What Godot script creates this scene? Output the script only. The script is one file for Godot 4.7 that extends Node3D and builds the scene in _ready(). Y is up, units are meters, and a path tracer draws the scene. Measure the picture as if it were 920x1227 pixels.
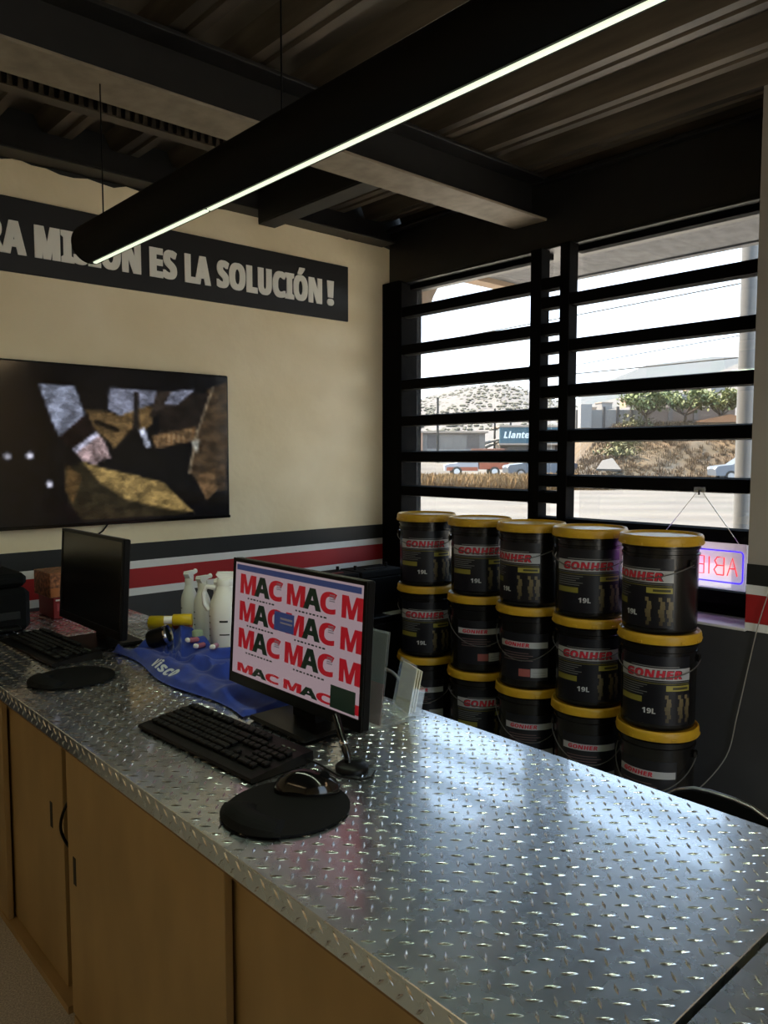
extends Node3D

const CAM_Y := 1.40      # camera height above the shop floor
const CT := 0.75         # counter top height
const LWZ := -3.55       # face of the left wall
const WX := 3.27         # plane of the window frames
const DX := 3.06         # face of the wall under the windows

# ---------------------------------------------------------------- mesh builder
class Mb:
	var v := PackedVector3Array()
	var n := PackedVector3Array()
	var c := PackedColorArray()
	var uv := PackedVector2Array()
	var col := Color.WHITE
	var xf := Transform3D.IDENTITY
	func tri(a: Vector3, b: Vector3, d: Vector3, na: Vector3, nb: Vector3, nd: Vector3) -> void:
		var f := (d - a).cross(b - a)
		if f.dot(na + nb + nd) < 0.0:
			var t := b; b = d; d = t
			t = nb; nb = nd; nd = t
		for p in [a, b, d]:
			v.append(xf * p); c.append(col); uv.append(Vector2.ZERO)
		var nbasis := xf.basis.inverse().transposed()
		for m in [na, nb, nd]:
			n.append((nbasis * m).normalized())
	func flat(a: Vector3, b: Vector3, d: Vector3, centre: Vector3) -> void:
		var f := (d - a).cross(b - a)
		if f.length() < 1e-12: return
		f = f.normalized()
		if f.dot((a + b + d) / 3.0 - centre) < 0.0: f = -f
		tri(a, b, d, f, f, f)
	func quad(a: Vector3, b: Vector3, d: Vector3, e: Vector3, centre: Vector3) -> void:
		flat(a, b, d, centre); flat(a, d, e, centre)
	func uvquad(a: Vector3, b: Vector3, d: Vector3, e: Vector3, nn: Vector3) -> void:   # a = uv 0,0  b = 1,0  d = 1,1  e = 0,1
		var s := v.size()
		tri(a, b, d, nn, nn, nn); tri(a, d, e, nn, nn, nn)
		var src := [a, b, d, e]
		var t := [Vector2(0, 0), Vector2(1, 0), Vector2(1, 1), Vector2(0, 1)]
		for i in range(s, s + 6):
			for k in 4:
				if v[i].is_equal_approx(xf * src[k]): uv[i] = t[k]
	func box(ce: Vector3, s: Vector3, bev := 0.0) -> void:
		var h := s * 0.5
		var b: float = min(bev, min(h.x, min(h.y, h.z)) * 0.9)
		if b <= 0.0:
			for ax in 3:
				for sg in [-1.0, 1.0]:
					var p := []
					for q in [Vector2(-1, -1), Vector2(1, -1), Vector2(1, 1), Vector2(-1, 1)]:
						var w := Vector3.ZERO
						w[ax] = sg * h[ax]; w[(ax + 1) % 3] = q.x * h[(ax + 1) % 3]; w[(ax + 2) % 3] = q.y * h[(ax + 2) % 3]
						p.append(ce + w)
					quad(p[0], p[1], p[2], p[3], ce)
			return
		var pt := func(sx: float, sy: float, sz: float, ax: int) -> Vector3:
			var w := Vector3(sx * (h.x - b), sy * (h.y - b), sz * (h.z - b))
			w[ax] += b * [sx, sy, sz][ax]
			return ce + w
		for ax in 3:
			var u := (ax + 1) % 3
			var w := (ax + 2) % 3
			for sg in [-1.0, 1.0]:
				var p := []
				for q in [Vector2(-1, -1), Vector2(1, -1), Vector2(1, 1), Vector2(-1, 1)]:
					var s3 := [0.0, 0.0, 0.0]
					s3[ax] = sg; s3[u] = q.x; s3[w] = q.y
					p.append(pt.call(s3[0], s3[1], s3[2], ax))
				quad(p[0], p[1], p[2], p[3], ce)
			for q in [Vector2(-1, -1), Vector2(1, -1), Vector2(1, 1), Vector2(-1, 1)]:
				var e := []
				for sg in [-1.0, 1.0]:
					var s3 := [0.0, 0.0, 0.0]
					s3[ax] = sg; s3[u] = q.x; s3[w] = q.y
					e.append(pt.call(s3[0], s3[1], s3[2], u)); e.append(pt.call(s3[0], s3[1], s3[2], w))
				quad(e[0], e[1], e[3], e[2], ce)
		for sx in [-1.0, 1.0]:
			for sy in [-1.0, 1.0]:
				for sz in [-1.0, 1.0]:
					flat(pt.call(sx, sy, sz, 0), pt.call(sx, sy, sz, 1), pt.call(sx, sy, sz, 2), ce)
	func span(a: Vector3, b: Vector3, bev := 0.0) -> void:
		box((a + b) * 0.5, (b - a).abs(), bev)
	func lathe(pr: Array, segs := 24, a0 := 0.0, a1 := TAU) -> void:   # pr: Vector2(radius, y), outside on the left hand going up
		var nr := []
		for i in pr.size() - 1:
			var d: Vector2 = (pr[i + 1] - pr[i]).normalized()
			nr.append(Vector2(d.y, -d.x))
		for i in pr.size() - 1:
			var na: Vector2 = nr[i]
			var nb: Vector2 = nr[i]
			if i > 0 and nr[i - 1].dot(nr[i]) > 0.6: na = (nr[i - 1] + nr[i]).normalized()
			if i < nr.size() - 1 and nr[i + 1].dot(nr[i]) > 0.6: nb = (nr[i + 1] + nr[i]).normalized()
			for k in segs:
				var t0 := a0 + (a1 - a0) * k / segs
				var t1 := a0 + (a1 - a0) * (k + 1) / segs
				var e0 := Vector3(sin(t0), 0, cos(t0))
				var e1 := Vector3(sin(t1), 0, cos(t1))
				var up := Vector3.UP
				var p00: Vector3 = e0 * pr[i].x + up * pr[i].y
				var p01: Vector3 = e1 * pr[i].x + up * pr[i].y
				var p10: Vector3 = e0 * pr[i + 1].x + up * pr[i + 1].y
				var p11: Vector3 = e1 * pr[i + 1].x + up * pr[i + 1].y
				if pr[i].x > 1e-6: tri(p00, p01, p11, e0 * na.x + up * na.y, e1 * na.x + up * na.y, e1 * nb.x + up * nb.y)
				if pr[i + 1].x > 1e-6: tri(p00, p11, p10, e0 * na.x + up * na.y, e1 * nb.x + up * nb.y, e0 * nb.x + up * nb.y)
	func tube(p: Array, r, segs := 8, caps := true) -> void:
		var rad := []
		for i in p.size(): rad.append(r[i] if r is Array else r)
		var t0: Vector3 = (p[1] - p[0]).normalized()
		var side := t0.cross(Vector3.UP if absf(t0.y) < 0.9 else Vector3.RIGHT).normalized()
		var prev := []
		var prevn := []
		for i in p.size():
			var t: Vector3 = (p[min(i + 1, p.size() - 1)] - p[max(i - 1, 0)]).normalized()
			side = (side - t * side.dot(t)).normalized()
			var up := t.cross(side)
			var ring := []
			var rn := []
			for k in segs:
				var a := TAU * k / segs
				var d := side * cos(a) + up * sin(a)
				ring.append(p[i] + d * rad[i]); rn.append(d)
			if i > 0:
				for k in segs:
					var k2 := (k + 1) % segs
					tri(prev[k], prev[k2], ring[k2], prevn[k], prevn[k2], rn[k2])
					tri(prev[k], ring[k2], ring[k], prevn[k], rn[k2], rn[k])
			if caps and (i == 0 or i == p.size() - 1):
				var nn := -t if i == 0 else t
				for k in segs: tri(p[i], ring[k], ring[(k + 1) % segs], nn, nn, nn)
			prev = ring; prevn = rn
	func prism(poly: PackedVector2Array, z0: float, z1: float) -> void:   # polygon in xy, thickness along z
		var idx := Geometry2D.triangulate_polygon(poly)
		for i in range(0, idx.size(), 3):
			for z in [z0, z1]:
				var nn := Vector3(0, 0, signf(z - (z0 + z1) * 0.5))
				tri(Vector3(poly[idx[i]].x, poly[idx[i]].y, z), Vector3(poly[idx[i + 1]].x, poly[idx[i + 1]].y, z), Vector3(poly[idx[i + 2]].x, poly[idx[i + 2]].y, z), nn, nn, nn)
		var ccw := not Geometry2D.is_polygon_clockwise(poly)
		for i in poly.size():
			var a := poly[i]
			var b := poly[(i + 1) % poly.size()]
			var d := (b - a).normalized()
			var nn := Vector3(d.y, -d.x, 0) * (1.0 if ccw else -1.0)
			var q := [Vector3(a.x, a.y, z0), Vector3(b.x, b.y, z0), Vector3(b.x, b.y, z1), Vector3(a.x, a.y, z1)]
			tri(q[0], q[1], q[2], nn, nn, nn); tri(q[0], q[2], q[3], nn, nn, nn)
	func arrays(av: PackedVector3Array, an: PackedVector3Array) -> void:
		for i in range(0, av.size(), 3):
			tri(av[i], av[i + 1], av[i + 2], an[i], an[i + 1], an[i + 2])
	func mesh() -> ArrayMesh:
		var a := []
		a.resize(Mesh.ARRAY_MAX)
		a[Mesh.ARRAY_VERTEX] = v; a[Mesh.ARRAY_NORMAL] = n; a[Mesh.ARRAY_COLOR] = c; a[Mesh.ARRAY_TEX_UV] = uv
		var m := ArrayMesh.new()
		m.add_surface_from_arrays(Mesh.PRIMITIVE_TRIANGLES, a)
		return m

# ---------------------------------------------------------------- scene helpers
var M := {}
var rng := RandomNumberGenerator.new()
var used := {}

func numbered(called: String) -> String:
	if not used.has(called):
		used[called] = 0
		return called
	used[called] += 1
	return "%s_%03d" % [called, used[called]]

func thing(called: String, label: String, category: String, at := Vector3.ZERO, turn := 0.0, group := "") -> Node3D:
	var o := Node3D.new()
	o.name = numbered(called)
	add_child(o)
	o.position = at; o.rotation.y = turn
	tag(o, label, category, group)
	return o

func tag(o: Node, label: String, category := "", group := "", kind := "") -> void:
	if label: o.set_meta("label", label)
	if category: o.set_meta("category", category)
	if group: o.set_meta("group", group)
	if kind: o.set_meta("kind", kind)

func put(called: String, m, mat: Material, parent: Node = null, at := Vector3.ZERO) -> MeshInstance3D:
	var o := MeshInstance3D.new()
	o.name = called if parent else numbered(called)
	o.mesh = m.mesh() if m is Mb else m
	o.material_override = mat
	o.position = at
	(parent if parent else self).add_child(o, true)
	return o

func struct(called: String, m, mat: Material, label: String, at := Vector3.ZERO) -> MeshInstance3D:
	var o := put(called, m, mat, null, at)
	tag(o, label, "", "", "structure")
	return o

func boxm(s: Vector3, bev := 0.0, c := Vector3.ZERO) -> Mb:
	var b := Mb.new(); b.box(c, s, bev); return b

func spanm(a: Vector3, b: Vector3, bev := 0.0) -> Mb:
	var m := Mb.new(); m.span(a, b, bev); return m

func copy_of(src: Node3D, label: String, at: Vector3, turn: float) -> Node3D:
	var o: Node3D = src.duplicate()
	o.name = numbered(str(src.name).rstrip("0123456789_"))
	add_child(o)
	o.position = at; o.rotation.y = turn
	o.set_meta("label", label)
	return o

func mat(col: Color, rough := 0.6, metal := 0.0) -> StandardMaterial3D:
	var m := StandardMaterial3D.new()
	m.albedo_color = col; m.roughness = rough; m.metallic = metal
	return m

func ntex(freq: float, lo: Color, hi: Color, size := 512, seed_ := 1, oct := 5, kind := FastNoiseLite.TYPE_SIMPLEX_SMOOTH) -> NoiseTexture2D:
	var f := FastNoiseLite.new()
	f.noise_type = kind; f.frequency = freq; f.seed = seed_; f.fractal_octaves = oct
	var t := NoiseTexture2D.new()
	t.width = size; t.height = size; t.noise = f; t.seamless = true
	var g := Gradient.new()
	g.set_color(0, lo); g.set_color(1, hi)
	t.color_ramp = g
	return t

func tri_tex(m: StandardMaterial3D, t: Texture2D, scale: Vector3) -> StandardMaterial3D:
	m.albedo_texture = t
	m.uv1_triplanar = true; m.uv1_world_triplanar = true; m.uv1_scale = scale
	return m

var fonts := {}
func font(bold: float, family := "Droid Sans") -> Font:
	var key := family + str(bold)
	if not fonts.has(key):
		var f := SystemFont.new()
		f.font_names = PackedStringArray([family]); f.font_weight = 700 if bold > 0 else 400
		var fv := FontVariation.new()
		fv.base_font = f; fv.variation_embolden = maxf(bold - 0.01, 0.0)
		fonts[key] = fv
	return fonts[key]

# lettering: baseline at y = 0, capital height cap, spread over width w and centred on x = 0 (w = 0 keeps the font's own width)
func letters(b: Mb, s: String, cap: float, w: float, depth: float, bold := 0.01, bend = null, slant := 0.0, family := "Droid Sans") -> void:
	var t := TextMesh.new()
	t.font = font(bold, family); t.font_size = 48; t.pixel_size = 0.01; t.depth = 0.1
	t.curve_step = 2.0
	t.text = "H"
	var hb := t.get_aabb()
	t.text = s
	var bb := t.get_aabb()
	# TextMesh centres its text vertically by line, so an H of the same font tells where the baseline is
	var arr := t.get_mesh_arrays()
	var vs: PackedVector3Array = arr[Mesh.ARRAY_VERTEX]
	var ns: PackedVector3Array = arr[Mesh.ARRAY_NORMAL]
	var ix: PackedInt32Array = arr[Mesh.ARRAY_INDEX] if arr[Mesh.ARRAY_INDEX] != null else PackedInt32Array()
	var sy := cap / hb.size.y
	var sx := w / bb.size.x if w > 0.0 else sy
	var sz := depth / 0.1
	var av := PackedVector3Array()
	var an := PackedVector3Array()
	var count := ix.size() if ix.size() else vs.size()
	for i in count:
		var k := ix[i] if ix.size() else i
		var p := vs[k]
		p = Vector3((p.x - bb.position.x - bb.size.x * 0.5) * sx, (p.y - hb.position.y) * sy, p.z * sz)
		p.x += p.y * slant
		var q := ns[k]
		if bend != null:
			var r: Array = bend.call(p, q)
			p = r[0]; q = r[1]
		av.append(p); an.append(q)
	b.arrays(av, an)

func soft(p: Array, n := 6) -> Array:       # a smooth curve through the given points
	var c := Curve3D.new()
	for i in p.size():
		var t: Vector3 = (p[min(i + 1, p.size() - 1)] - p[max(i - 1, 0)]) / 6.0
		c.add_point(p[i], -t, t)
	var out := []
	for i in p.size() - 1:
		for k in n: out.append(c.sample(i, float(k) / n))
	out.append(p[p.size() - 1])
	return out

func paint(im: Image, poly: Array, col: Color, noise: float) -> void:   # flat print: fills one polygon (uv pairs) of a picture
	var w := im.get_width()
	var h := im.get_height()
	var pv := PackedVector2Array()
	var lo := Vector2(9, 9)
	var hi := Vector2(-9, -9)
	for i in range(0, poly.size(), 2):
		var p := Vector2(poly[i], poly[i + 1])
		pv.append(p); lo = lo.min(p); hi = hi.max(p)
	for y in range(maxi(0, int(lo.y * h)), mini(h, int(hi.y * h) + 1)):
		for x in range(maxi(0, int(lo.x * w)), mini(w, int(hi.x * w) + 1)):
			if Geometry2D.is_point_in_polygon(Vector2((x + 0.5) / w, (y + 0.5) / h), pv):
				var k := 1.0 + noise * (sin(x * 0.13 + y * 0.05) * 0.5 + sin(x * 0.041 - y * 0.083 + 2.0) * 0.7 + rng.randf_range(-0.25, 0.25))
				im.set_pixel(x, y, Color(col.r * k, col.g * k, col.b * k).clamp())

# ---------------------------------------------------------------- everything
func _ready() -> void:
	rng.seed = 7
	setup_view()
	materials()
	room()
	ceiling_steel()
	windows()
	outdoors()
	counter()
	lamps()
	left_wall_things()
	counter_things()
	pails()
	customer_side()

func setup_view() -> void:
	var cam := Camera3D.new()
	cam.name = "camera"
	cam.position = Vector3(0, CAM_Y, 0)
	cam.rotation = Vector3(-atan(67.0 / 932.0), deg_to_rad(-42.0), 0)
	cam.fov = rad_to_deg(2.0 * atan(613.5 / 932.0))
	cam.near = 0.02; cam.far = 6000.0
	add_child(cam)
	cam.current = true
	var we := WorldEnvironment.new()
	we.name = "world_environment"
	var e := Environment.new()
	e.background_mode = Environment.BG_SKY
	var sky := Sky.new()
	var sm := ProceduralSkyMaterial.new()
	sm.sky_top_color = Color(0.72, 0.82, 0.92)
	sm.sky_horizon_color = Color(0.90, 0.945, 0.97)
	sm.sky_curve = 0.12
	sm.ground_bottom_color = Color(0.55, 0.50, 0.43)
	sm.ground_horizon_color = Color(0.80, 0.78, 0.74)
	sm.sky_energy_multiplier = 1.0
	sky.sky_material = sm
	e.sky = sky
	e.tonemap_mode = Environment.TONE_MAPPER_LINEAR
	e.tonemap_exposure = 4.6
	e.sdfgi_enabled = true; e.ssao_enabled = true; e.ssil_enabled = true
	we.environment = e
	add_child(we)
	var sun := DirectionalLight3D.new()
	sun.name = "sun"
	sun.light_color = Color(1.0, 0.93, 0.82)
	sun.light_energy = 1.5
	sun.light_angular_distance = 1.5
	sun.shadow_enabled = true
	add_child(sun)
	sun.look_at_from_position(Vector3(-3, 9, -5), Vector3.ZERO)

func materials() -> void:
	M.plaster = tri_tex(mat(Color.WHITE, 0.75), ntex(0.006, Color(0.91, 0.845, 0.70), Color(0.96, 0.905, 0.78), 512, 3), Vector3(0.5, 0.5, 0.5))
	var nm := ntex(0.02, Color.BLACK, Color.WHITE, 512, 11)
	M.plaster.heightmap_enabled = true; M.plaster.heightmap_texture = nm; M.plaster.heightmap_scale = 0.35
	M.grey_wall = tri_tex(mat(Color.WHITE, 0.75), ntex(0.006, Color(0.58, 0.555, 0.52), Color(0.66, 0.635, 0.60), 256, 4), Vector3(0.5, 0.5, 0.5))
	M.white_paint = tri_tex(mat(Color.WHITE, 0.55), ntex(0.01, Color(0.88, 0.88, 0.87), Color(0.94, 0.94, 0.93), 256, 5), Vector3(0.7, 0.7, 0.7))
	M.black_paint = mat(Color(0.10, 0.105, 0.10), 0.6)
	M.red_paint = tri_tex(mat(Color.WHITE, 0.55), ntex(0.01, Color(0.58, 0.08, 0.10), Color(0.70, 0.13, 0.14), 256, 6), Vector3(0.7, 0.7, 0.7))
	M.dado = tri_tex(mat(Color.WHITE, 0.7), ntex(0.01, Color(0.20, 0.20, 0.205), Color(0.25, 0.25, 0.255), 256, 8), Vector3(0.8, 0.8, 0.8))
	M.floor = tri_tex(mat(Color.WHITE, 0.55), ntex(0.25, Color(0.50, 0.49, 0.46), Color(0.90, 0.88, 0.83), 512, 9, 3), Vector3(1.4, 1.4, 1.4))
	M.soffit = tri_tex(mat(Color.WHITE, 0.8), ntex(0.03, Color(0.20, 0.20, 0.215), Color(0.34, 0.34, 0.355), 256, 18), Vector3(0.8, 0.8, 2.0))
	M.forecourt = tri_tex(mat(Color.WHITE, 0.85), ntex(0.02, Color(0.78, 0.75, 0.70), Color(0.84, 0.81, 0.76), 256, 14), Vector3(0.5, 0.5, 0.5))  # kept pale so sunlight bounces from it into the shop
	M.concrete = tri_tex(mat(Color.WHITE, 0.85), ntex(0.02, Color(0.40, 0.40, 0.40), Color(0.52, 0.52, 0.52), 256, 10), Vector3(0.5, 0.5, 0.5))
	M.steel = tri_tex(mat(Color.WHITE, 0.5), ntex(0.02, Color(0.07, 0.07, 0.075), Color(0.11, 0.108, 0.105), 256, 12), Vector3(1.3, 1.3, 1.3))
	M.flange = tri_tex(mat(Color.WHITE, 0.6), ntex(0.03, Color(0.46, 0.42, 0.36), Color(0.58, 0.53, 0.46), 256, 15), Vector3(1.3, 1.3, 1.3))  # black steel underside, with bounced light painted in as beige
	M.deck = tri_tex(mat(Color.WHITE, 0.5), ntex(0.02, Color(0.20, 0.18, 0.155), Color(0.44, 0.39, 0.325), 256, 13), Vector3(0.6, 3.0, 0.25))
	M.frame = mat(Color(0.045, 0.043, 0.042), 0.8)
	M.frame.metallic_specular = 0.15
	M.glass = mat(Color(0.93, 0.97, 1.0, 0.06), 0.0); M.glass.transparency = BaseMaterial3D.TRANSPARENCY_ALPHA
	M.milk = mat(Color(0.97, 0.93, 0.96, 0.45), 0.25); M.milk.backlight_enabled = true; M.milk.backlight = Color(0.9, 0.86, 0.9); M.milk.transparency = BaseMaterial3D.TRANSPARENCY_ALPHA
	M.acrylic = mat(Color(0.9, 0.93, 0.95, 0.12), 0.05); M.acrylic.transparency = BaseMaterial3D.TRANSPARENCY_ALPHA
	M.plate = mat(Color(0.84, 0.87, 0.90), 0.30, 1.0)
	M.plate.roughness_texture = ntex(0.02, Color(0.82, 0.82, 0.82), Color(1, 1, 1), 512, 21)
	M.plate.roughness = 0.30
	M.plate.clearcoat_enabled = true; M.plate.clearcoat = 1.0; M.plate.clearcoat_roughness = 0.06
	M.plate.uv1_triplanar = true; M.plate.uv1_world_triplanar = true; M.plate.uv1_scale = Vector3(1.3, 1.3, 1.3)
	M.lug = mat(Color(0.86, 0.87, 0.88), 0.22, 1.0)
	M.mdf = tri_tex(mat(Color.WHITE, 0.6), ntex(0.012, Color(0.56, 0.47, 0.31), Color(0.64, 0.54, 0.365), 512, 31), Vector3(0.8, 0.35, 0.8))
	M.mdf_edge = mat(Color(0.44, 0.35, 0.23), 0.7)
	M.dark = mat(Color(0.05, 0.05, 0.05), 0.7)
	M.black = mat(Color(0.045, 0.045, 0.05), 0.38)
	M.black_matte = mat(Color(0.03, 0.03, 0.034), 0.75)
	M.black_gloss = mat(Color(0.04, 0.04, 0.045), 0.12)
	M.key = mat(Color(0.055, 0.055, 0.06), 0.45)
	for k in [M.black, M.black_matte, M.key]: k.metallic_specular = 0.28
	M.chrome = mat(Color(0.8, 0.8, 0.82), 0.15, 1.0)
	M.pail = mat(Color(0.085, 0.077, 0.075), 0.25)
	M.lid = tri_tex(mat(Color.WHITE, 0.42), ntex(0.02, Color(0.74, 0.56, 0.11), Color(0.82, 0.65, 0.16), 256, 41), Vector3(2, 2, 2))
	M.print = mat(Color.WHITE, 0.4); M.print.vertex_color_use_as_albedo = true
	M.vcol = mat(Color.WHITE, 0.9); M.vcol.vertex_color_use_as_albedo = true
	M.white_plastic = mat(Color(0.92, 0.915, 0.90), 0.4)
	M.jersey = tri_tex(mat(Color.WHITE, 0.8), ntex(0.05, Color(0.045, 0.15, 0.50), Color(0.075, 0.24, 0.66), 256, 51), Vector3(2.5, 2.5, 2.5))
	M.jersey.rim_enabled = true; M.jersey.rim = 0.4
	M.paper = mat(Color(0.85, 0.85, 0.83), 0.7)
	M.led = mat(Color.WHITE, 0.5)
	M.led.emission_enabled = true; M.led.emission = Color(0.93, 1.0, 0.86); M.led.emission_energy_multiplier = 0.215

# ---------------------------------------------------------------- the room
func room() -> void:
	struct("floor", spanm(Vector3(-2.6, -0.2, -3.8), Vector3(WX + 0.2, 0, 2.0)), M.floor, "speckled grey concrete shop floor beside the counter cabinets")
	# left wall: masonry, with a plaster skin whose upper edge is uneven and the painted bands
	var wl := struct("wall_left", spanm(Vector3(-2.6, 0, LWZ - 0.2), Vector3(WX + 0.2, 2.95, LWZ - 0.012)), M.black_paint, "cream plastered wall with black, white and red stripes under the television")
	var pl := Mb.new()
	var pg := PackedVector2Array([Vector2(-2.6, CAM_Y - 0.397 * 1.051), Vector2(WX, CAM_Y - 0.397 * 1.051)])
	var x := WX
	while x > -2.6:
		pg.append(Vector2(x, CAM_Y + 1.247 + rng.randf_range(-0.012, 0.012) + 0.012 * sin(x * 3.0)))
		x -= 0.06
	pg.append(Vector2(-2.6, CAM_Y + 1.25))
	pl.prism(pg, LWZ - 0.012, LWZ)
	put("plaster_skin", pl, M.plaster, wl)
	var ys := [-0.417, -0.501, -0.538, -0.632, -0.668]
	var ms := [M.black_paint, M.white_paint, M.red_paint, M.white_paint]
	for i in 4:
		put("painted_band", spanm(Vector3(-2.6, CAM_Y + ys[i + 1], LWZ - 0.012), Vector3(WX, CAM_Y + ys[i], LWZ + 0.0005 * (i % 2))), ms[i], wl)
	put("painted_dado", spanm(Vector3(-2.6, 0, LWZ - 0.012), Vector3(WX, CAM_Y + ys[4], LWZ)), M.dado, wl)
	# wall under the windows with its sill
	var ww := struct("wall_window", spanm(Vector3(DX, 0, LWZ), Vector3(WX + 0.2, CAM_Y - 0.685, 2.0)), M.dado, "dark grey painted wall under the barred windows")
	put("window_sill", spanm(Vector3(DX - 0.004, CAM_Y - 0.685, LWZ), Vector3(WX + 0.2, CAM_Y - 0.672, -1.285), 0.003), M.white_paint, ww)
	# wall to the right of the windows
	var wr := struct("wall_right", spanm(Vector3(DX, CAM_Y - 0.679, -1.285), Vector3(WX + 0.2, 2.95, 2.0)), M.grey_wall, "pale wall beside the right window with black, white and red bands")
	var yr := [-0.417, -0.498, -0.535, -0.647, -0.679]
	for i in 4:
		put("painted_band", spanm(Vector3(DX - 0.002 - 0.0005 * (i % 2), CAM_Y + yr[i + 1], -1.287), Vector3(DX + 0.02, CAM_Y + yr[i], 2.0)), ms[i], wr)
	struct("wall_back", spanm(Vector3(-2.8, 0, LWZ - 0.2), Vector3(-2.6, 2.95, 2.0)), M.plaster, "cream plastered wall behind the counter staff")
	var wf := struct("wall_front", spanm(Vector3(-2.6, 2.75, 1.8), Vector3(WX + 0.2, 2.95, 2.0)), M.plaster, "cream plastered wall opposite the television with an unseen opening added for fill daylight")  # gap between the wall parts is added to let in fill daylight
	put("wall_part", spanm(Vector3(-2.6, 0, 1.8), Vector3(0.5, 2.75, 2.0)), M.plaster, wf)
	put("wall_part", spanm(Vector3(1.8, 0, 1.8), Vector3(WX + 0.2, 2.75, 2.0)), M.plaster, wf)
	struct("ground_opening", spanm(Vector3(-12, -0.6, 2.0), Vector3(WX + 0.2, -0.15, 20)), M.forecourt, "unseen pale concrete forecourt before the opening added for fill daylight")  # unseen ground outside the added daylight opening

func ceiling_steel() -> void:
	var ce := Node3D.new()
	ce.name = "ceiling"
	add_child(ce)
	tag(ce, "dark corrugated steel roof deck on black beams", "", "", "structure")
	put("roof_slab", spanm(Vector3(-2.8, 2.95, LWZ - 0.2), Vector3(WX + 0.2, 3.1, 2.0)), M.black_paint, ce)
	# trapezoidal deck, ribs along z, pitch 0.305; three ribs to a sheet
	var base := CAM_Y + 1.375
	var top := base + 0.078
	var k := 0
	var xs := -2.6
	while xs < WX + 0.2:
		var b := Mb.new()
		for r in 3:
			var x0 := xs + r * 0.305
			var pts := [Vector2(x0, top), Vector2(x0 + 0.125, top), Vector2(x0 + 0.165, base), Vector2(x0 + 0.205, base), Vector2(x0 + 0.212, base + 0.012), Vector2(x0 + 0.224, base + 0.012), Vector2(x0 + 0.231, base), Vector2(x0 + 0.270, base), Vector2(x0 + 0.305, top)]
			for i in pts.size() - 1:
				var p: Vector2 = pts[i]
				var q: Vector2 = pts[i + 1]
				var d := (q - p).normalized()
				var nn := Vector3(d.y, -d.x, 0)
				var nb := -nn
				var z0 := LWZ
				var z1 := 1.8
				var w := [Vector3(p.x, p.y, z0), Vector3(q.x, q.y, z0), Vector3(q.x, q.y, z1), Vector3(p.x, p.y, z1)]
				b.tri(w[0], w[1], w[2], nn, nn, nn); b.tri(w[0], w[2], w[3], nn, nn, nn)
				for j in 4: w[j] += Vector3(0, 0.0015, 0)
				b.tri(w[0], w[1], w[2], nb, nb, nb); b.tri(w[0], w[2], w[3], nb, nb, nb)
		put("deck_sheet", b, M.deck, ce)
		xs += 0.915
		k += 1
	# main I beam parallel to the left wall
	var yb := CAM_Y + 1.152
	var bz := -2.47
	var be := thing("steel_beam", "black steel I beam crossing above the tube lamp to the window post", "beam", Vector3(0, yb, bz))
	put("bottom_flange", spanm(Vector3(-2.6, 0, -0.1), Vector3(WX - 0.06, 0.012, 0.1), 0.002), M.flange, be)  # beige carries the light bounced up from below
	put("web", spanm(Vector3(-2.6, 0.012, -0.005), Vector3(WX - 0.06, 0.192, 0.005)), M.steel, be)
	put("top_flange", spanm(Vector3(-2.6, 0.192, -0.1), Vector3(WX - 0.06, 0.207, 0.1), 0.002), M.steel, be)
	# short channel between the beam and the wall
	var jo := thing("steel_joist", "short steel joist between the I beam and the wall top", "joist", Vector3(2.28, yb, 0))
	put("bottom_flange", spanm(Vector3(-0.05, 0.02, LWZ + 0.12), Vector3(0.05, 0.03, bz - 0.1), 0.002), M.steel, jo)
	put("web", spanm(Vector3(-0.05, 0.03, LWZ + 0.12), Vector3(-0.042, 0.19, bz - 0.1)), M.steel, jo)
	put("top_flange", spanm(Vector3(-0.05, 0.19, LWZ + 0.12), Vector3(0.05, 0.20, bz - 0.1)), M.steel, jo)
	# beam on top of the left wall
	var wb := thing("wall_beam", "black steel beam lying along the top of the cream wall", "beam", Vector3(0, CAM_Y + 1.235, LWZ))
	put("bottom_flange", spanm(Vector3(-2.6, 0.012, 0.0), Vector3(WX - 0.09, 0.024, 0.12), 0.002), M.steel, wb)
	put("web", spanm(Vector3(-2.6, 0.024, 0.0), Vector3(WX - 0.09, 0.14, 0.04)), M.steel, wb)
	# toothed strut under the deck
	var st := thing("toothed_strut", "grey toothed steel strut running under the deck near the wall", "strut", Vector3(0, CAM_Y + 1.30, -3.02))
	put("flange", spanm(Vector3(-2.6, 0, -0.03), Vector3(2.05, 0.006, 0.03)), M.deck, st)
	var teeth := Mb.new()
	var tx := -0.6
	while tx < 2.0:
		teeth.prism(PackedVector2Array([Vector2(tx, 0.006), Vector2(tx + 0.018, 0.006), Vector2(tx + 0.014, 0.066), Vector2(tx + 0.004, 0.066)]), 0.02, 0.03)
		tx += 0.036
	var te := put("tooth_row", teeth, M.deck, st)
	tag(te, "", "", "", "stuff")
	put("back_web", spanm(Vector3(-2.6, 0.006, -0.03), Vector3(2.05, 0.075, -0.022)), M.steel, st)
	# lintel over the windows
	var li := thing("lintel_beam", "deep black steel lintel over both barred windows", "beam", Vector3(WX, CAM_Y, 0))
	put("web", spanm(Vector3(-0.03, 1.03, LWZ + 0.001), Vector3(0.19, 1.375, -1.29)), M.steel, li)
	put("bottom_flange", spanm(Vector3(-0.055, 1.015, LWZ + 0.06), Vector3(0.19, 1.03, -1.29), 0.002), M.steel, li)
	put("top_flange", spanm(Vector3(-0.075, 1.335, LWZ + 0.001), Vector3(-0.03, 1.350, -1.29), 0.002), M.steel, li)

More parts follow.
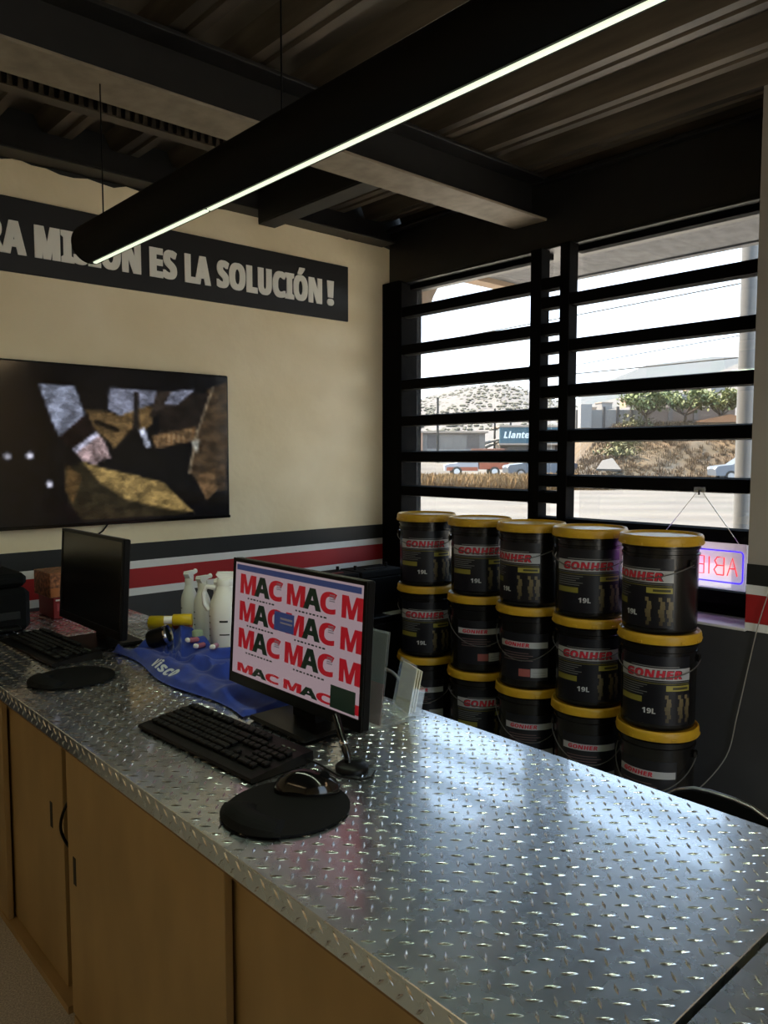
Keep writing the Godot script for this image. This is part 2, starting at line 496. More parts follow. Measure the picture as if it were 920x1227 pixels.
func windows() -> void:
	# post in the wall corner, then the two barred windows
	struct("trim_1", spanm(Vector3(WX - 0.09, CAM_Y - 0.672, LWZ + 0.001), Vector3(WX + 0.10, CAM_Y + 1.03, LWZ + 0.15), 0.004), M.frame, "black steel post between the striped wall and the left window")
	var yl := [0.841, 0.623, 0.4196, 0.2067, -0.0025, -0.203, -0.40, -0.60]
	var yr := [0.750, 0.532, 0.3154, 0.0988, -0.1213, -0.330, -0.585]
	var zs := [[-3.40, -2.405, yl, -2.252], [-2.24, -1.287, yr, -2.385]]
	for w in 2:
		var wi := Node3D.new()
		wi.name = "window_%d" % (w + 1)
		add_child(wi)
		tag(wi, ["left window with seven black steel bars beside the cream wall", "right window with black steel bars behind the hanging neon sign"][w], "", "", "structure")
		var z0: float = zs[w][0]
		var z1: float = zs[w][1]
		var bot := CAM_Y - 0.672
		var topy := CAM_Y + 1.017
		put("frame_post", spanm(Vector3(WX - 0.095, bot, z0 if w == 0 else z0 - 0.025), Vector3(WX - 0.022, topy, (z0 + 0.025) if w == 0 else z0 + 0.03), 0.003), M.frame, wi)
		put("frame_post", spanm(Vector3(WX - 0.095, bot, z1 - 0.035 if w == 0 else z1 - 0.02), Vector3(WX - 0.022, topy, (z1 + 0.03) if w == 0 else z1), 0.003), M.frame, wi)
		put("frame_head", spanm(Vector3(WX + 0.0, topy - 0.03, z0), Vector3(WX + 0.05, topy - 0.001, z1), 0.002), M.frame, wi)
		put("frame_sill", spanm(Vector3(WX + 0.0, bot, z0), Vector3(WX + 0.05, bot + 0.04, z1), 0.002), M.frame, wi)
		for y in zs[w][2]:
			var a := z0
			var bz := z1
			if w == 0: bz = zs[w][3]
			else: a = zs[w][3]
			var off := 0.0 if w == 0 else 0.002
			var bar := Mb.new()
			# folded steel slat, sloping front
			var pr := PackedVector2Array([Vector2(-0.030, -0.028), Vector2(0.0, -0.033), Vector2(0.032, -0.030), Vector2(0.032, 0.022), Vector2(0.0, 0.033), Vector2(-0.030, 0.026)])
			bar.xf = Transform3D(Basis(Vector3(1, 0, 0), Vector3(0, 1, 0), Vector3(0, 0, 1)), Vector3(WX - 0.06 + off, CAM_Y + y, 0))
			bar.prism(pr, a, bz)
			put("security_bar", bar, M.frame, wi)
			# gusset where the bar meets the inner post
			if w == 0 and y < 0.6:
				var g := Mb.new()
				g.xf = Transform3D(Basis(Vector3(0, 0, 1), Vector3(0, 1, 0), Vector3(-1, 0, 0)), Vector3(WX - 0.028, CAM_Y + y, z1 - 0.035))
				g.prism(PackedVector2Array([Vector2(0, 0.03), Vector2(0, 0.065), Vector2(-0.035, 0.03)]), 0.0, 0.03)
				g.prism(PackedVector2Array([Vector2(0, -0.03), Vector2(0, -0.065), Vector2(-0.035, -0.03)]), 0.0, 0.03)
				put("gusset", g, M.frame, wi)
		put("pane", spanm(Vector3(WX + 0.055, bot + 0.03, z0 + 0.005), Vector3(WX + 0.059, topy - 0.02, z1 - 0.005)), M.glass, wi)
	# dark panel under the right window glass, behind the neon sign
	struct("trim_2", spanm(Vector3(WX - 0.02, CAM_Y - 0.672, -2.40), Vector3(WX + 0.09, CAM_Y - 0.575, -1.287), 0.003), M.frame, "dark steel panel below the right window above the sill")

# ---------------------------------------------------------------- outside
func O(r: float, dep: float, y: float) -> Vector3:      # ground coordinates turned 42 degrees: r across the view of the street, dep away from the shop
	return Vector3(0.669 * dep + 0.743 * r, CAM_Y + y, -0.743 * dep + 0.669 * r)

func land(r: float, dep: float) -> float:
	var h := -1.55
	# embankment on the right of the street
	var t := smoothstep(11.0, 15.5, r - (dep - 48.0) * 0.2)
	var s := smoothstep(47.5, 54.0, dep)
	var s2 := smoothstep(54.0, 63.0, dep)
	h += t * (s * (1.9 + 0.035 * (r - 14.0) + 0.5 * smoothstep(15.0, 19.0, r)) + s2 * 1.5)
	h += (1.0 - t) * smoothstep(60.0, 86.0, dep) * 1.5
	h += smoothstep(80.0, 130.0, dep) * 1.0
	return h

func outdoors() -> void:
	var n1 := FastNoiseLite.new(); n1.seed = 5; n1.frequency = 0.25; n1.fractal_octaves = 4
	var n2 := FastNoiseLite.new(); n2.seed = 9; n2.frequency = 0.6
	struct("ground_forecourt", spanm(Vector3(WX + 0.2, -0.6, -30), Vector3(11.0, -0.15, 20)), M.forecourt, "added pale concrete forecourt outside the windows bouncing sunlight indoors")  # bright slab added to bounce sunlight through the windows
	var b := Mb.new()
	var st := 1.25
	var g := {}
	var colr := func(p: Vector3) -> Color:
		var x := p.x
		var z := p.z
		var dep := 0.669 * x - 0.743 * z
		var r := 0.743 * x + 0.669 * z
		var k := n1.get_noise_2d(x, z)
		var k2 := n2.get_noise_2d(x * 1.0, z * 1.0)
		var c := Color(0.092, 0.083, 0.072) * (1.0 + 0.18 * sin(dep * 1.9 + k * 2.0) * smoothstep(8.0, 16.0, dep) + 0.15 * k)
		var grass := smoothstep(34.5, 36.5, dep + k) * (1.0 - smoothstep(45.0, 47.0, dep + k)) * (1.0 - smoothstep(10.0, 12.0, r))
		c = c.lerp(Color(0.135, 0.095, 0.045) * (1.0 + 0.6 * k), grass * 0.9)
		var emb := smoothstep(11.0, 14.0, r) * smoothstep(47.0, 48.5, dep)
		var ec := Color(0.050, 0.045, 0.036).lerp(Color(0.098, 0.062, 0.027), clampf(0.5 + 1.2 * k + 0.25 * (p.y - CAM_Y), 0, 1))
		c = c.lerp(ec * (1.0 + 0.5 * k2), emb)
		var far := smoothstep(68.0, 80.0, dep) * (1.0 - emb)
		c = c.lerp(Color(0.115, 0.10, 0.085) * (1.0 + 0.5 * k2), far)
		c.a = 1
		return c
	var nx := 96
	var nz := 124
	for i in nx + 1:
		for j in nz + 1:
			var x := 11.0 + i * st
			var z := -120.0 + j * st
			var dep := 0.669 * x - 0.743 * z
			var r := 0.743 * x + 0.669 * z
			var y := land(r, dep)
			if y > -1.5: y += 0.22 * n1.get_noise_2d(x * 1.7, z * 1.7)
			g[i * 1000 + j] = Vector3(x, CAM_Y + y, z)
	for i in nx:
		for j in nz:
			var p := [g[i * 1000 + j], g[(i + 1) * 1000 + j], g[(i + 1) * 1000 + j + 1], g[i * 1000 + j + 1]]
			for t in [[0, 1, 2], [0, 2, 3]]:
				var f: Vector3 = (p[t[2]] - p[t[0]]).cross(p[t[1]] - p[t[0]]).normalized()
				if f.y < 0: f = -f
				b.tri(p[t[0]], p[t[1]], p[t[2]], f, f, f)
				var s := b.v.size() - 3
				for q in 3: b.c[s + q] = colr.call(b.v[s + q])
	struct("ground", b, M.vcol, "sandy street with dry grass and an earth bank across the road")
	# far land: no fog, distance haze is put into the pale colours
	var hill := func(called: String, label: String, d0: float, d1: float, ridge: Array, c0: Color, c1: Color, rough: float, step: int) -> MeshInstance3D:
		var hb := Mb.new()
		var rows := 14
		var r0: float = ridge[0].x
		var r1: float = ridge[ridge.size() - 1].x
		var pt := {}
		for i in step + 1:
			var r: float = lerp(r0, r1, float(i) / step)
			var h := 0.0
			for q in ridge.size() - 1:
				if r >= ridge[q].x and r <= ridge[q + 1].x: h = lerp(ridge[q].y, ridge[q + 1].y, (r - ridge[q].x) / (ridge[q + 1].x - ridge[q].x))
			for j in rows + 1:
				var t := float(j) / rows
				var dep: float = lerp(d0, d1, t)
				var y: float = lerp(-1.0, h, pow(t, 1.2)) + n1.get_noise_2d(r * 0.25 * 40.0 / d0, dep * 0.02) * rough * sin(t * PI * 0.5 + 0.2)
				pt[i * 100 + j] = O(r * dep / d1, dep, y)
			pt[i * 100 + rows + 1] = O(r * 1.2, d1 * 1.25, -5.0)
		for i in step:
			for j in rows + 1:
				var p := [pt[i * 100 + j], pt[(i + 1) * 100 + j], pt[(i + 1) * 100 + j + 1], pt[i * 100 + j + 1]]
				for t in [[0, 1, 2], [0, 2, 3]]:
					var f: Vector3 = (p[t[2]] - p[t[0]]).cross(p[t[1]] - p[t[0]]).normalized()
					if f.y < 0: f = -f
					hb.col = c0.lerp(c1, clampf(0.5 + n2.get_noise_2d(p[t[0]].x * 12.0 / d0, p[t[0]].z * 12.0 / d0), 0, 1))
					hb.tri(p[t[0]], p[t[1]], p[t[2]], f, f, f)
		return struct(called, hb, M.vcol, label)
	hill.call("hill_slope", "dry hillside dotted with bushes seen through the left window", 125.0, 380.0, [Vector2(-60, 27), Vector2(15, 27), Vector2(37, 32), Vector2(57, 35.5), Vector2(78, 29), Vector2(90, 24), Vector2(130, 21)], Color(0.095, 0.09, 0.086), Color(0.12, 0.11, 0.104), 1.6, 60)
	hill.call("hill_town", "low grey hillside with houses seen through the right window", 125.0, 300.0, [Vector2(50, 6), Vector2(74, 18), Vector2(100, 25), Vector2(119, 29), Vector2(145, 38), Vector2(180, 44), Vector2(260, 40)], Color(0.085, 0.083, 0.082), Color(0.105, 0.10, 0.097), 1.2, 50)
	hill.call("mountain", "mountain with distance haze painted into its blue colour, far behind the right window", 700.0, 1500.0, [Vector2(300, 60), Vector2(380, 118), Vector2(421, 140), Vector2(499, 172), Vector2(628, 191), Vector2(708, 188), Vector2(900, 150), Vector2(1300, 90)], Color(0.070, 0.080, 0.087), Color(0.074, 0.084, 0.091), 3.0, 40)  # haze of distance is put into this bluish colour
	# bushes on the hillside: nobody could count them
	var blob := Mb.new()
	blob.lathe([Vector2(0, -0.4), Vector2(0.8, -0.2), Vector2(1.0, 0.3), Vector2(0.6, 0.8), Vector2(0, 1.0)], 6)
	var mmi := MultiMeshInstance3D.new()
	mmi.name = "hillside_bushes"
	var mm := MultiMesh.new()
	mm.transform_format = MultiMesh.TRANSFORM_3D
	mm.mesh = blob.mesh()
	mm.instance_count = 900
	var ridge := [Vector2(-60, 27), Vector2(15, 27), Vector2(37, 32), Vector2(57, 35.5), Vector2(78, 29), Vector2(90, 24), Vector2(130, 21)]
	for i in 900:
		var t := rng.randf_range(0.25, 1.0)
		var r := rng.randf_range(5.0, 100.0)
		var h := 0.0
		for q in ridge.size() - 1:
			if r >= ridge[q].x and r <= ridge[q + 1].x: h = lerp(ridge[q].y, ridge[q + 1].y, (r - ridge[q].x) / (ridge[q + 1].x - ridge[q].x))
		var dep: float = lerp(125.0, 380.0, t)
		var s := rng.randf_range(0.35, 1.0)
		mm.set_instance_transform(i, Transform3D(Basis().scaled(Vector3(s, s * 0.8, s)), O(r * dep / 380.0, dep, lerp(-1.0, h, pow(t, 1.2)) + 0.3)))
	mmi.multimesh = mm
	mmi.material_override = mat(Color(0.31, 0.31, 0.28), 0.9)
	add_child(mmi)
	tag(mmi, "scattered grey green bushes covering the dry hillside", "bushes", "", "stuff")
	# dry grass
	var tuft := Mb.new()
	for k in 7:
		var a := k * 0.9
		var o := Vector3(cos(a), 0, sin(a)) * 0.12
		var tip := o * 2.6 + Vector3(0, 0.55 + 0.08 * (k % 3), 0)
		var sd := Vector3(-sin(a), 0, cos(a)) * 0.05
		tuft.quad(o - sd, o + sd, tip + sd * 0.2, tip - sd * 0.2, o - Vector3(cos(a), 0, sin(a)))
	var tm := tuft.mesh()
	for kind in 2:
		var gi := MultiMeshInstance3D.new()
		gi.name = ["dry_grass", "bank_scrub"][kind]
		var gm := MultiMesh.new()
		gm.transform_format = MultiMesh.TRANSFORM_3D
		gm.mesh = tm
		gm.instance_count = 2600
		for i in 2600:
			var r: float
			var dep: float
			if kind == 0:
				dep = rng.randf_range(35.5, 46.0); r = rng.randf_range(0.0, 10.5)
			else:
				r = rng.randf_range(11.5, 25.0); dep = rng.randf_range(48.0, 62.0)
			var s: float = rng.randf_range(0.5, 1.3) * (0.75 if kind == 0 else 0.42)
			gm.set_instance_transform(i, Transform3D(Basis(Vector3.UP, rng.randf() * TAU).scaled(Vector3(s * 1.5, s, s * 1.5)), O(r, dep, land(r, dep) - 0.05)))
		gi.multimesh = gm
		gi.material_override = [mat(Color(0.43, 0.33, 0.19), 0.9), mat(Color(0.31, 0.24, 0.16), 0.9)][kind]
		add_child(gi)
		tag(gi, ["yellow dry grass strip in front of the parked vehicles", "brown scrub growing over the earth bank"][kind], "grass", "", "stuff")
	# canopy outside
	var ca := thing("canopy", "grey canopy over the outside of both windows with pale edge beam", "canopy", Vector3(0, CAM_Y + 1.06, 0))
	put("canopy_soffit", spanm(Vector3(WX + 0.2, 0.01, -3.12), Vector3(4.02, 0.05, 1.5)), M.soffit, ca)
	put("fascia", spanm(Vector3(4.02, 0, -3.12), Vector3(4.07, 0.16, 1.5)), M.soffit, ca)
	put("edge_beam", spanm(Vector3(WX + 0.2, -0.02, -3.22), Vector3(4.07, 0.12, -3.12)), mat(Color(0.50, 0.42, 0.34), 0.85), ca)
	var po := thing("street_pole", "grey round steel pole standing outside the right window", "pole", Vector3(4.7, CAM_Y - 1.55, -2.02))
	var pm := Mb.new()
	pm.tube([Vector3(0, 0, 0), Vector3(0, 4.6, 0)], 0.046, 20)
	put("shaft", pm, mat(Color(0.36, 0.36, 0.36), 0.6), po)
	put("base_plate", boxm(Vector3(0.16, 0.012, 0.16), 0.002, Vector3(0, 0.006, 0)), M.concrete, po)
	# broken masonry at the canopy end
	var ru := Mb.new()
	ru.prism(PackedVector2Array([Vector2(0, 0.20), Vector2(0.16, 0.20), Vector2(0.14, 0.08), Vector2(0.10, 0.02), Vector2(0.07, -0.05), Vector2(0.03, -0.09), Vector2(0, -0.08)]), -0.1, 0.0)
	var ruo := put("masonry_stub", ru, mat(Color(0.50, 0.43, 0.36), 0.9), null, Vector3(WX + 0.2, CAM_Y + 0.98, -3.50))
	tag(ruo, "ragged end of plastered masonry at the left window's upper corner", "masonry")
	# power lines
	var wires := [[0.62, 0.80, 0.10], [0.80, 0.98, 0.06], [1.0, 1.22, 0.05], [0.43, 0.44, 0.08], [1.25, 1.55, 0.1], [0.30, 0.66, 0.1]]
	var wl := ["lowest", "second lowest", "third", "fourth", "fifth", "highest"]
	wires.sort_custom(func(a, b): return a[0] + a[1] < b[0] + b[1])
	for i in wires.size():
		var w := Mb.new()
		var pts := []
		for k in 17:
			var t := k / 16.0
			var X := 22.0 if wires[i][0] != 0.30 else 30.0
			pts.append(Vector3(X, CAM_Y + X / WX * lerp(wires[i][0], wires[i][1], t) - wires[i][2] * 12.0 * t * (1 - t), lerp(-46.0, 6.0, t)))
		w.tube(pts, 0.02, 5)
		tag(put("power_line", w, M.dark), "thin overhead power line across the sky, %s of six" % wl[i], "wire", "overhead power lines")
	# utility poles far off
	for q in [[524.0, 75.0, 5.2, 0.0], [592.0, 88.0, 4.9, 0.6], [611.0, 94.0, 4.2, 0.8]]:
		var r: float = (q[0] - 460.0) / 932.0 * q[1]
		var u := Mb.new()
		u.tube([Vector3.ZERO, Vector3(0, q[2] + 1.0 - q[3], 0)], [0.13, 0.10], 8)
		var lab: String = {524.0: "dark utility pole standing left of the long shed against the hill", 592.0: "dark utility pole behind the right end of the long shed", 611.0: "dark utility pole above the blue shop sign"}[q[0]]
		tag(put("utility_pole", u, M.dark, null, O(r, q[1], land(r, q[1]) )), lab, "pole")
	street_buildings()
	vehicles()
	trees()

func street_buildings() -> void:
	var metal := tri_tex(mat(Color.WHITE, 0.6), ntex(0.05, Color(0.36, 0.34, 0.33), Color(0.45, 0.44, 0.42), 256, 61), Vector3(0.4, 0.05, 0.4))
	var pale := mat(Color(0.50, 0.49, 0.48), 0.8)
	var roof := mat(Color(0.56, 0.51, 0.46), 0.7)
	var dark_grey := mat(Color(0.32, 0.30, 0.29), 0.8)  # darker grey for shop wall, outer shutters and posts
	var th := deg_to_rad(-42.0)
	# long shed
	var sh := thing("shed", "long low metal shed across the street under the hillside", "shed", O(6.8, 85, -0.6), th)
	put("wall", spanm(Vector3(-4.2, 0, -5), Vector3(4.2, 3.1, 0)), metal, sh)
	put("roof", spanm(Vector3(-4.5, 3.1, -5.3), Vector3(4.5, 3.3, 0.4)), roof, sh)
	for k in 5:
		put("door", spanm(Vector3(-2.1 + k * 1.15, 0, 0.0), Vector3(-1.05 + k * 1.15, 1.35, 0.06)), pale, sh)
	for k in 4:
		put("shutter", spanm(Vector3(-2.1 + k * 1.45, 1.45, 0.0), Vector3(-0.8 + k * 1.45, 2.9, 0.05)), [dark_grey, metal, metal, dark_grey][k], sh)
	put("post", spanm(Vector3(-3.0, 0, 0.1), Vector3(-2.6, 3.1, 0.3)), mat(Color(0.62, 0.50, 0.42), 0.8), sh)
	put("side_panel", spanm(Vector3(-4.1, 0.6, 0.0), Vector3(-3.1, 2.3, 0.06)), mat(Color(0.55, 0.58, 0.66), 0.7), sh)
	# tyre shop with its blue sign
	var sp := thing("tyre_shop", "tyre repair shop with long blue painted sign across the street", "shop", O(16.4, 86, -0.6), th)
	put("wall", spanm(Vector3(-3.6, 0, -5), Vector3(6.0, 2.0, 0)), dark_grey, sp)
	put("door", spanm(Vector3(-2.8, 0, 0.0), Vector3(1.0, 1.7, 0.05)), mat(Color(0.36, 0.36, 0.36), 0.8), sp)
	put("pillar", spanm(Vector3(1.1, 0, 0.0), Vector3(2.4, 1.9, 0.2)), pale, sp)
	put("roof_edge", spanm(Vector3(-3.8, 3.75, -5), Vector3(6.2, 3.95, 0.6)), roof, sp)
	var sg := put("sign_board", spanm(Vector3(-3.7, 2.0, -0.1), Vector3(6.1, 3.75, 0.5)), mat(Color(0.17, 0.31, 0.37), 0.6), sp)
	var lt := Mb.new()
	lt.xf = Transform3D(Basis(), Vector3(-0.95, 2.55, 0.52))
	letters(lt, "Llantera Jr", 0.72, 4.7, 0.04, 0.4, null, 0.2)
	put("lettering", lt, mat(Color(0.85, 0.88, 0.88), 0.6), sg)
	put("awning", spanm(Vector3(-3.9, 1.8, 0.0), Vector3(6.2, 2.0, 0.9)), roof, sp)
	# low brick yard wall with a pile of pipes
	var br := put("yard_wall", boxm(Vector3(3.6, 1.3, 0.25), 0.02, Vector3(0, 0.65, 0)), mat(Color(0.48, 0.33, 0.27), 0.9), null, O(11.2, 84, -0.5))
	br.rotation.y = th
	tag(br, "low reddish brick yard wall between the shed and tyre shop", "wall")
	for k in 2:
		var c := Mb.new()
		var pts := []
		for q in 9:
			var t := q / 8.0
			pts.append(Vector3(t * 4.2, 1.1 * sin(t * 1.9), 0))
		c.tube(pts, 0.16, 8)
		var o := put("roof_arch", c, pale, null, O(9.9 + k * 1.2, 87.5 + k, 0.75))
		o.rotation.y = th
		tag(o, ["white curved roof rib rising left of the blue shop sign", "white curved roof rib closest to the blue shop sign"][k], "roof rib")
	# right: block wall panels with posts on top of the bank
	var fw := thing("block_fence", "pale grey panel fence with dark posts on top of the bank", "fence", O(18.0, 63, 2.2), th)
	for k in 5:
		put("panel", spanm(Vector3(-2.6 + k * 1.1, 0, 0), Vector3(-1.52 + k * 1.1, 1.5, 0.12)), [metal, pale, pale, pale, pale][k], fw)
		put("post", spanm(Vector3(-1.55 + k * 1.1, 0, 0.05), Vector3(-1.35 + k * 1.1, 1.75, 0.25)), dark_grey, fw)
	var bw := thing("boundary_wall", "brown block boundary wall behind the green trees", "wall", O(26.0, 68, 2.0), th)
	put("wall", spanm(Vector3(-4.2, 0, 0), Vector3(4.4, 2.2, 0.2)), mat(Color(0.36, 0.31, 0.28), 0.9), bw)
	for k in 4:
		put("post", spanm(Vector3(-3.6 + k * 2.2, 0, 0.2), Vector3(-3.25 + k * 2.2, 2.35, 0.35)), dark_grey, bw)
	var tr := put("tower_box", boxm(Vector3(0.9, 1.9, 0.9), 0.03, Vector3(0, 0.95, 0)), pale, null, O(15.9, 62, 2.2))
	tr.rotation.y = th
	tag(tr, "small white kiosk at the left end of the pale panel fence", "kiosk")
	var rp := thing("tile_roof_hut", "hut with a low orange pitched roof by the round steel pole", "hut", O(26.6, 61, 2.0), th)
	put("wall", spanm(Vector3(-1.7, 0, -1.2), Vector3(1.9, 0.75, 0)), mat(Color(0.50, 0.42, 0.35), 0.9), rp)
	var rf := Mb.new()
	rf.prism(PackedVector2Array([Vector2(-2.1, 0.7), Vector2(0.3, 1.25), Vector2(2.3, 0.75), Vector2(2.3, 0.66), Vector2(-2.1, 0.6)]), -1.4, 0.2)
	put("roof", rf, mat(Color(0.56, 0.40, 0.28), 0.9), rp)
	# houses on the town hill
	for k in 9:
		var r := 78.0 + k * 7.0 + rng.randf_range(-2, 2)
		var t := rng.randf_range(0.55, 0.85)
		var dep: float = lerp(125.0, 300.0, t)
		var ridge_y := 18.0 + (r - 74.0) * 0.30
		var hs := thing("house", "tiny pale house on the town hill, number %d of the row from its left end" % (k + 1), "house", O(r * dep / 300.0, dep, lerp(-1.0, ridge_y, pow(t, 1.2)) - 1.0), th + rng.randf_range(-0.4, 0.4), "houses on the town hill")
		hs.set_meta("label", "tiny pale house on the haze-coloured hillside, %s from the left of its row" % ["first", "second", "third", "fourth", "fifth", "sixth", "seventh", "eighth", "ninth"][k])
		var w := rng.randf_range(3.0, 5.0)
		put("wall", spanm(Vector3(-w / 2, 0, -2), Vector3(w / 2, 3.2, 2)), pale if k % 2 else mat(Color(0.60, 0.52, 0.45), 0.8), hs)
		put("roof", spanm(Vector3(-w / 2 - 0.2, 3.2, -2.2), Vector3(w / 2 + 0.2, 3.5, 2.2)), roof, hs)
	# broken slab lying on the bank, kerb
	var sl := Mb.new()
	sl.xf = Transform3D(Basis(Vector3(1, 0, 0), -0.9), Vector3(0, 0.4, 0))
	sl.prism(PackedVector2Array([Vector2(-0.8, -0.5), Vector2(0.75, -0.55), Vector2(0.45, 0.6), Vector2(-0.25, 0.35)]), -0.08, 0.08)
	var slo := put("concrete_slab", sl, mat(Color(0.40, 0.39, 0.38), 0.9), null, O(14.2, 49.6, -0.95))
	slo.rotation.y = th
	tag(slo, "broken grey concrete slab leaning on the foot of the bank", "slab")
	var kb := put("kerb_stone", boxm(Vector3(3.2, 0.2, 0.5), 0.05, Vector3(0, 0.06, 0)), M.concrete, null, O(9.6, 37.0, -1.55))
	kb.rotation.y = th
	tag(kb, "long dark kerb stone lying on the sandy street", "kerb")

func car(called: String, label: String, paint_mat: Material, at: Vector3, turn: float, suv: bool) -> Node3D:
	var o := thing(called, label, "car", at, turn)
	var prof := PackedVector2Array([Vector2(-2.2, 0.35), Vector2(-2.25, 0.75), Vector2(-2.1, 0.92), Vector2(-1.2, 1.02), Vector2(1.75, 1.05), Vector2(2.15, 0.95), Vector2(2.2, 0.5), Vector2(2.1, 0.32)])
	var b := Mb.new()
	b.prism(prof, -0.85, 0.85)
	put("body", b, paint_mat, o)
	var cab := PackedVector2Array([Vector2(-1.25, 1.0), Vector2(-0.55, 1.50), Vector2(1.2 if suv else 0.7, 1.53), Vector2(1.95 if suv else 1.5, 1.04)])
	var c := Mb.new()
	c.prism(cab, -0.72, 0.72)
	put("cabin", c, paint_mat, o)
	var gl := mat(Color(0.10, 0.13, 0.16), 0.1)
	for s in [-1.0, 1.0]:
		var w := Mb.new()
		w.prism(PackedVector2Array([Vector2(-1.02, 1.06), Vector2(-0.5, 1.42), Vector2(0.12, 1.45), Vector2(0.12, 1.06)]), 0.725 * s, 0.735 * s)
		put("window", w, gl, o)
		var w2 := Mb.new()
		w2.prism(PackedVector2Array([Vector2(0.2, 1.06), Vector2(0.2, 1.45), Vector2(1.1 if suv else 0.68, 1.45), Vector2(1.6 if suv else 1.2, 1.08)]), 0.725 * s, 0.735 * s)
		put("window", w2, gl, o)
		for wx in [-1.35, 1.4]:
			var t := Mb.new()
			t.xf = Transform3D(Basis(Vector3(1, 0, 0), PI / 2), Vector3(wx, 0.33, 0.78 * s))
			t.lathe([Vector2(0, -0.11), Vector2(0.3, -0.11), Vector2(0.33, -0.08), Vector2(0.33, 0.08), Vector2(0.3, 0.11), Vector2(0, 0.11)], 18)
			var wh := put("wheel", t, M.dark, o)
			var h := Mb.new()
			h.xf = Transform3D(Basis(Vector3(1, 0, 0), PI / 2), Vector3(wx, 0.33, 0.78 * s))
			h.lathe([Vector2(0, -0.125), Vector2(0.2, -0.12), Vector2(0.2, 0.12), Vector2(0, 0.125)], 14)
			put("hubcap", h, mat(Color(0.6, 0.6, 0.6), 0.4), wh)
	for s in [-1.0, 1.0]:
		put("headlamp", boxm(Vector3(0.06, 0.14, 0.35), 0.02, Vector3(-2.22, 0.78, 0.6 * s)), mat(Color(0.85, 0.85, 0.85), 0.2), o)
	return o

func vehicles() -> void:
	var th := deg_to_rad(-42.0)
	car("car", "silver car parked behind the dry grass beside the orange truck", mat(Color(0.30, 0.325, 0.36), 0.35), O(10.6, 54.0, -1.53), th + 0.08, true)
	car("car", "white car parked at the foot of the bank by the round steel pole", mat(Color(0.36, 0.39, 0.43), 0.35), O(22.2, 47.3, -1.53), th - 0.1, true)
	car("car", "grey car mostly hidden behind the silver car and window post", mat(Color(0.27, 0.27, 0.30), 0.35), O(12.4, 59.5, -1.53), th, true)
	# white and orange truck
	var t := thing("truck", "white and orange truck parked left of the silver car", "truck", O(6.85, 58.6, -1.53), th)
	var white := mat(Color(0.58, 0.58, 0.60), 0.4)
	var orange := mat(Color(0.56, 0.27, 0.16), 0.5)
	var lo := Mb.new()
	lo.prism(PackedVector2Array([Vector2(-2.3, 0.45), Vector2(-2.35, 0.85), Vector2(-2.0, 0.95), Vector2(-1.45, 1.0), Vector2(-1.1, 1.55), Vector2(0.1, 1.6), Vector2(0.15, 0.42)]), -0.85, 0.85)
	put("cab", lo, white, t)
	put("bed", spanm(Vector3(0.2, 0.55, -0.9), Vector3(2.4, 1.25, 0.9), 0.03), orange, t)
	put("canopy_top", spanm(Vector3(0.2, 1.25, -0.88), Vector3(2.3, 1.75, 0.88), 0.05), white, t)
	put("stripe", spanm(Vector3(-2.2, 0.45, 0.851), Vector3(0.1, 0.72, 0.87)), orange, t)
	var w := Mb.new()
	w.prism(PackedVector2Array([Vector2(-1.25, 1.05), Vector2(-0.98, 1.48), Vector2(-0.1, 1.5), Vector2(-0.1, 1.05)]), 0.855, 0.87)
	put("window", w, mat(Color(0.1, 0.12, 0.14), 0.1), t)
	for s in [-1.0, 1.0]:
		for wx in [-1.45, 1.35]:
			var tt := Mb.new()
			tt.xf = Transform3D(Basis(Vector3(1, 0, 0), PI / 2), Vector3(wx, 0.38, 0.8 * s))
			tt.lathe([Vector2(0, -0.13), Vector2(0.34, -0.13), Vector2(0.38, -0.09), Vector2(0.38, 0.09), Vector2(0.34, 0.13), Vector2(0, 0.13)], 18)
			var wh := put("wheel", tt, M.dark, t)
			var h := Mb.new()
			h.xf = Transform3D(Basis(Vector3(1, 0, 0), PI / 2), Vector3(wx, 0.38, 0.8 * s))
			h.lathe([Vector2(0, -0.14), Vector2(0.22, -0.135), Vector2(0.22, 0.135), Vector2(0, 0.14)], 12)
			put("hubcap", h, mat(Color(0.75, 0.75, 0.75), 0.4), wh)

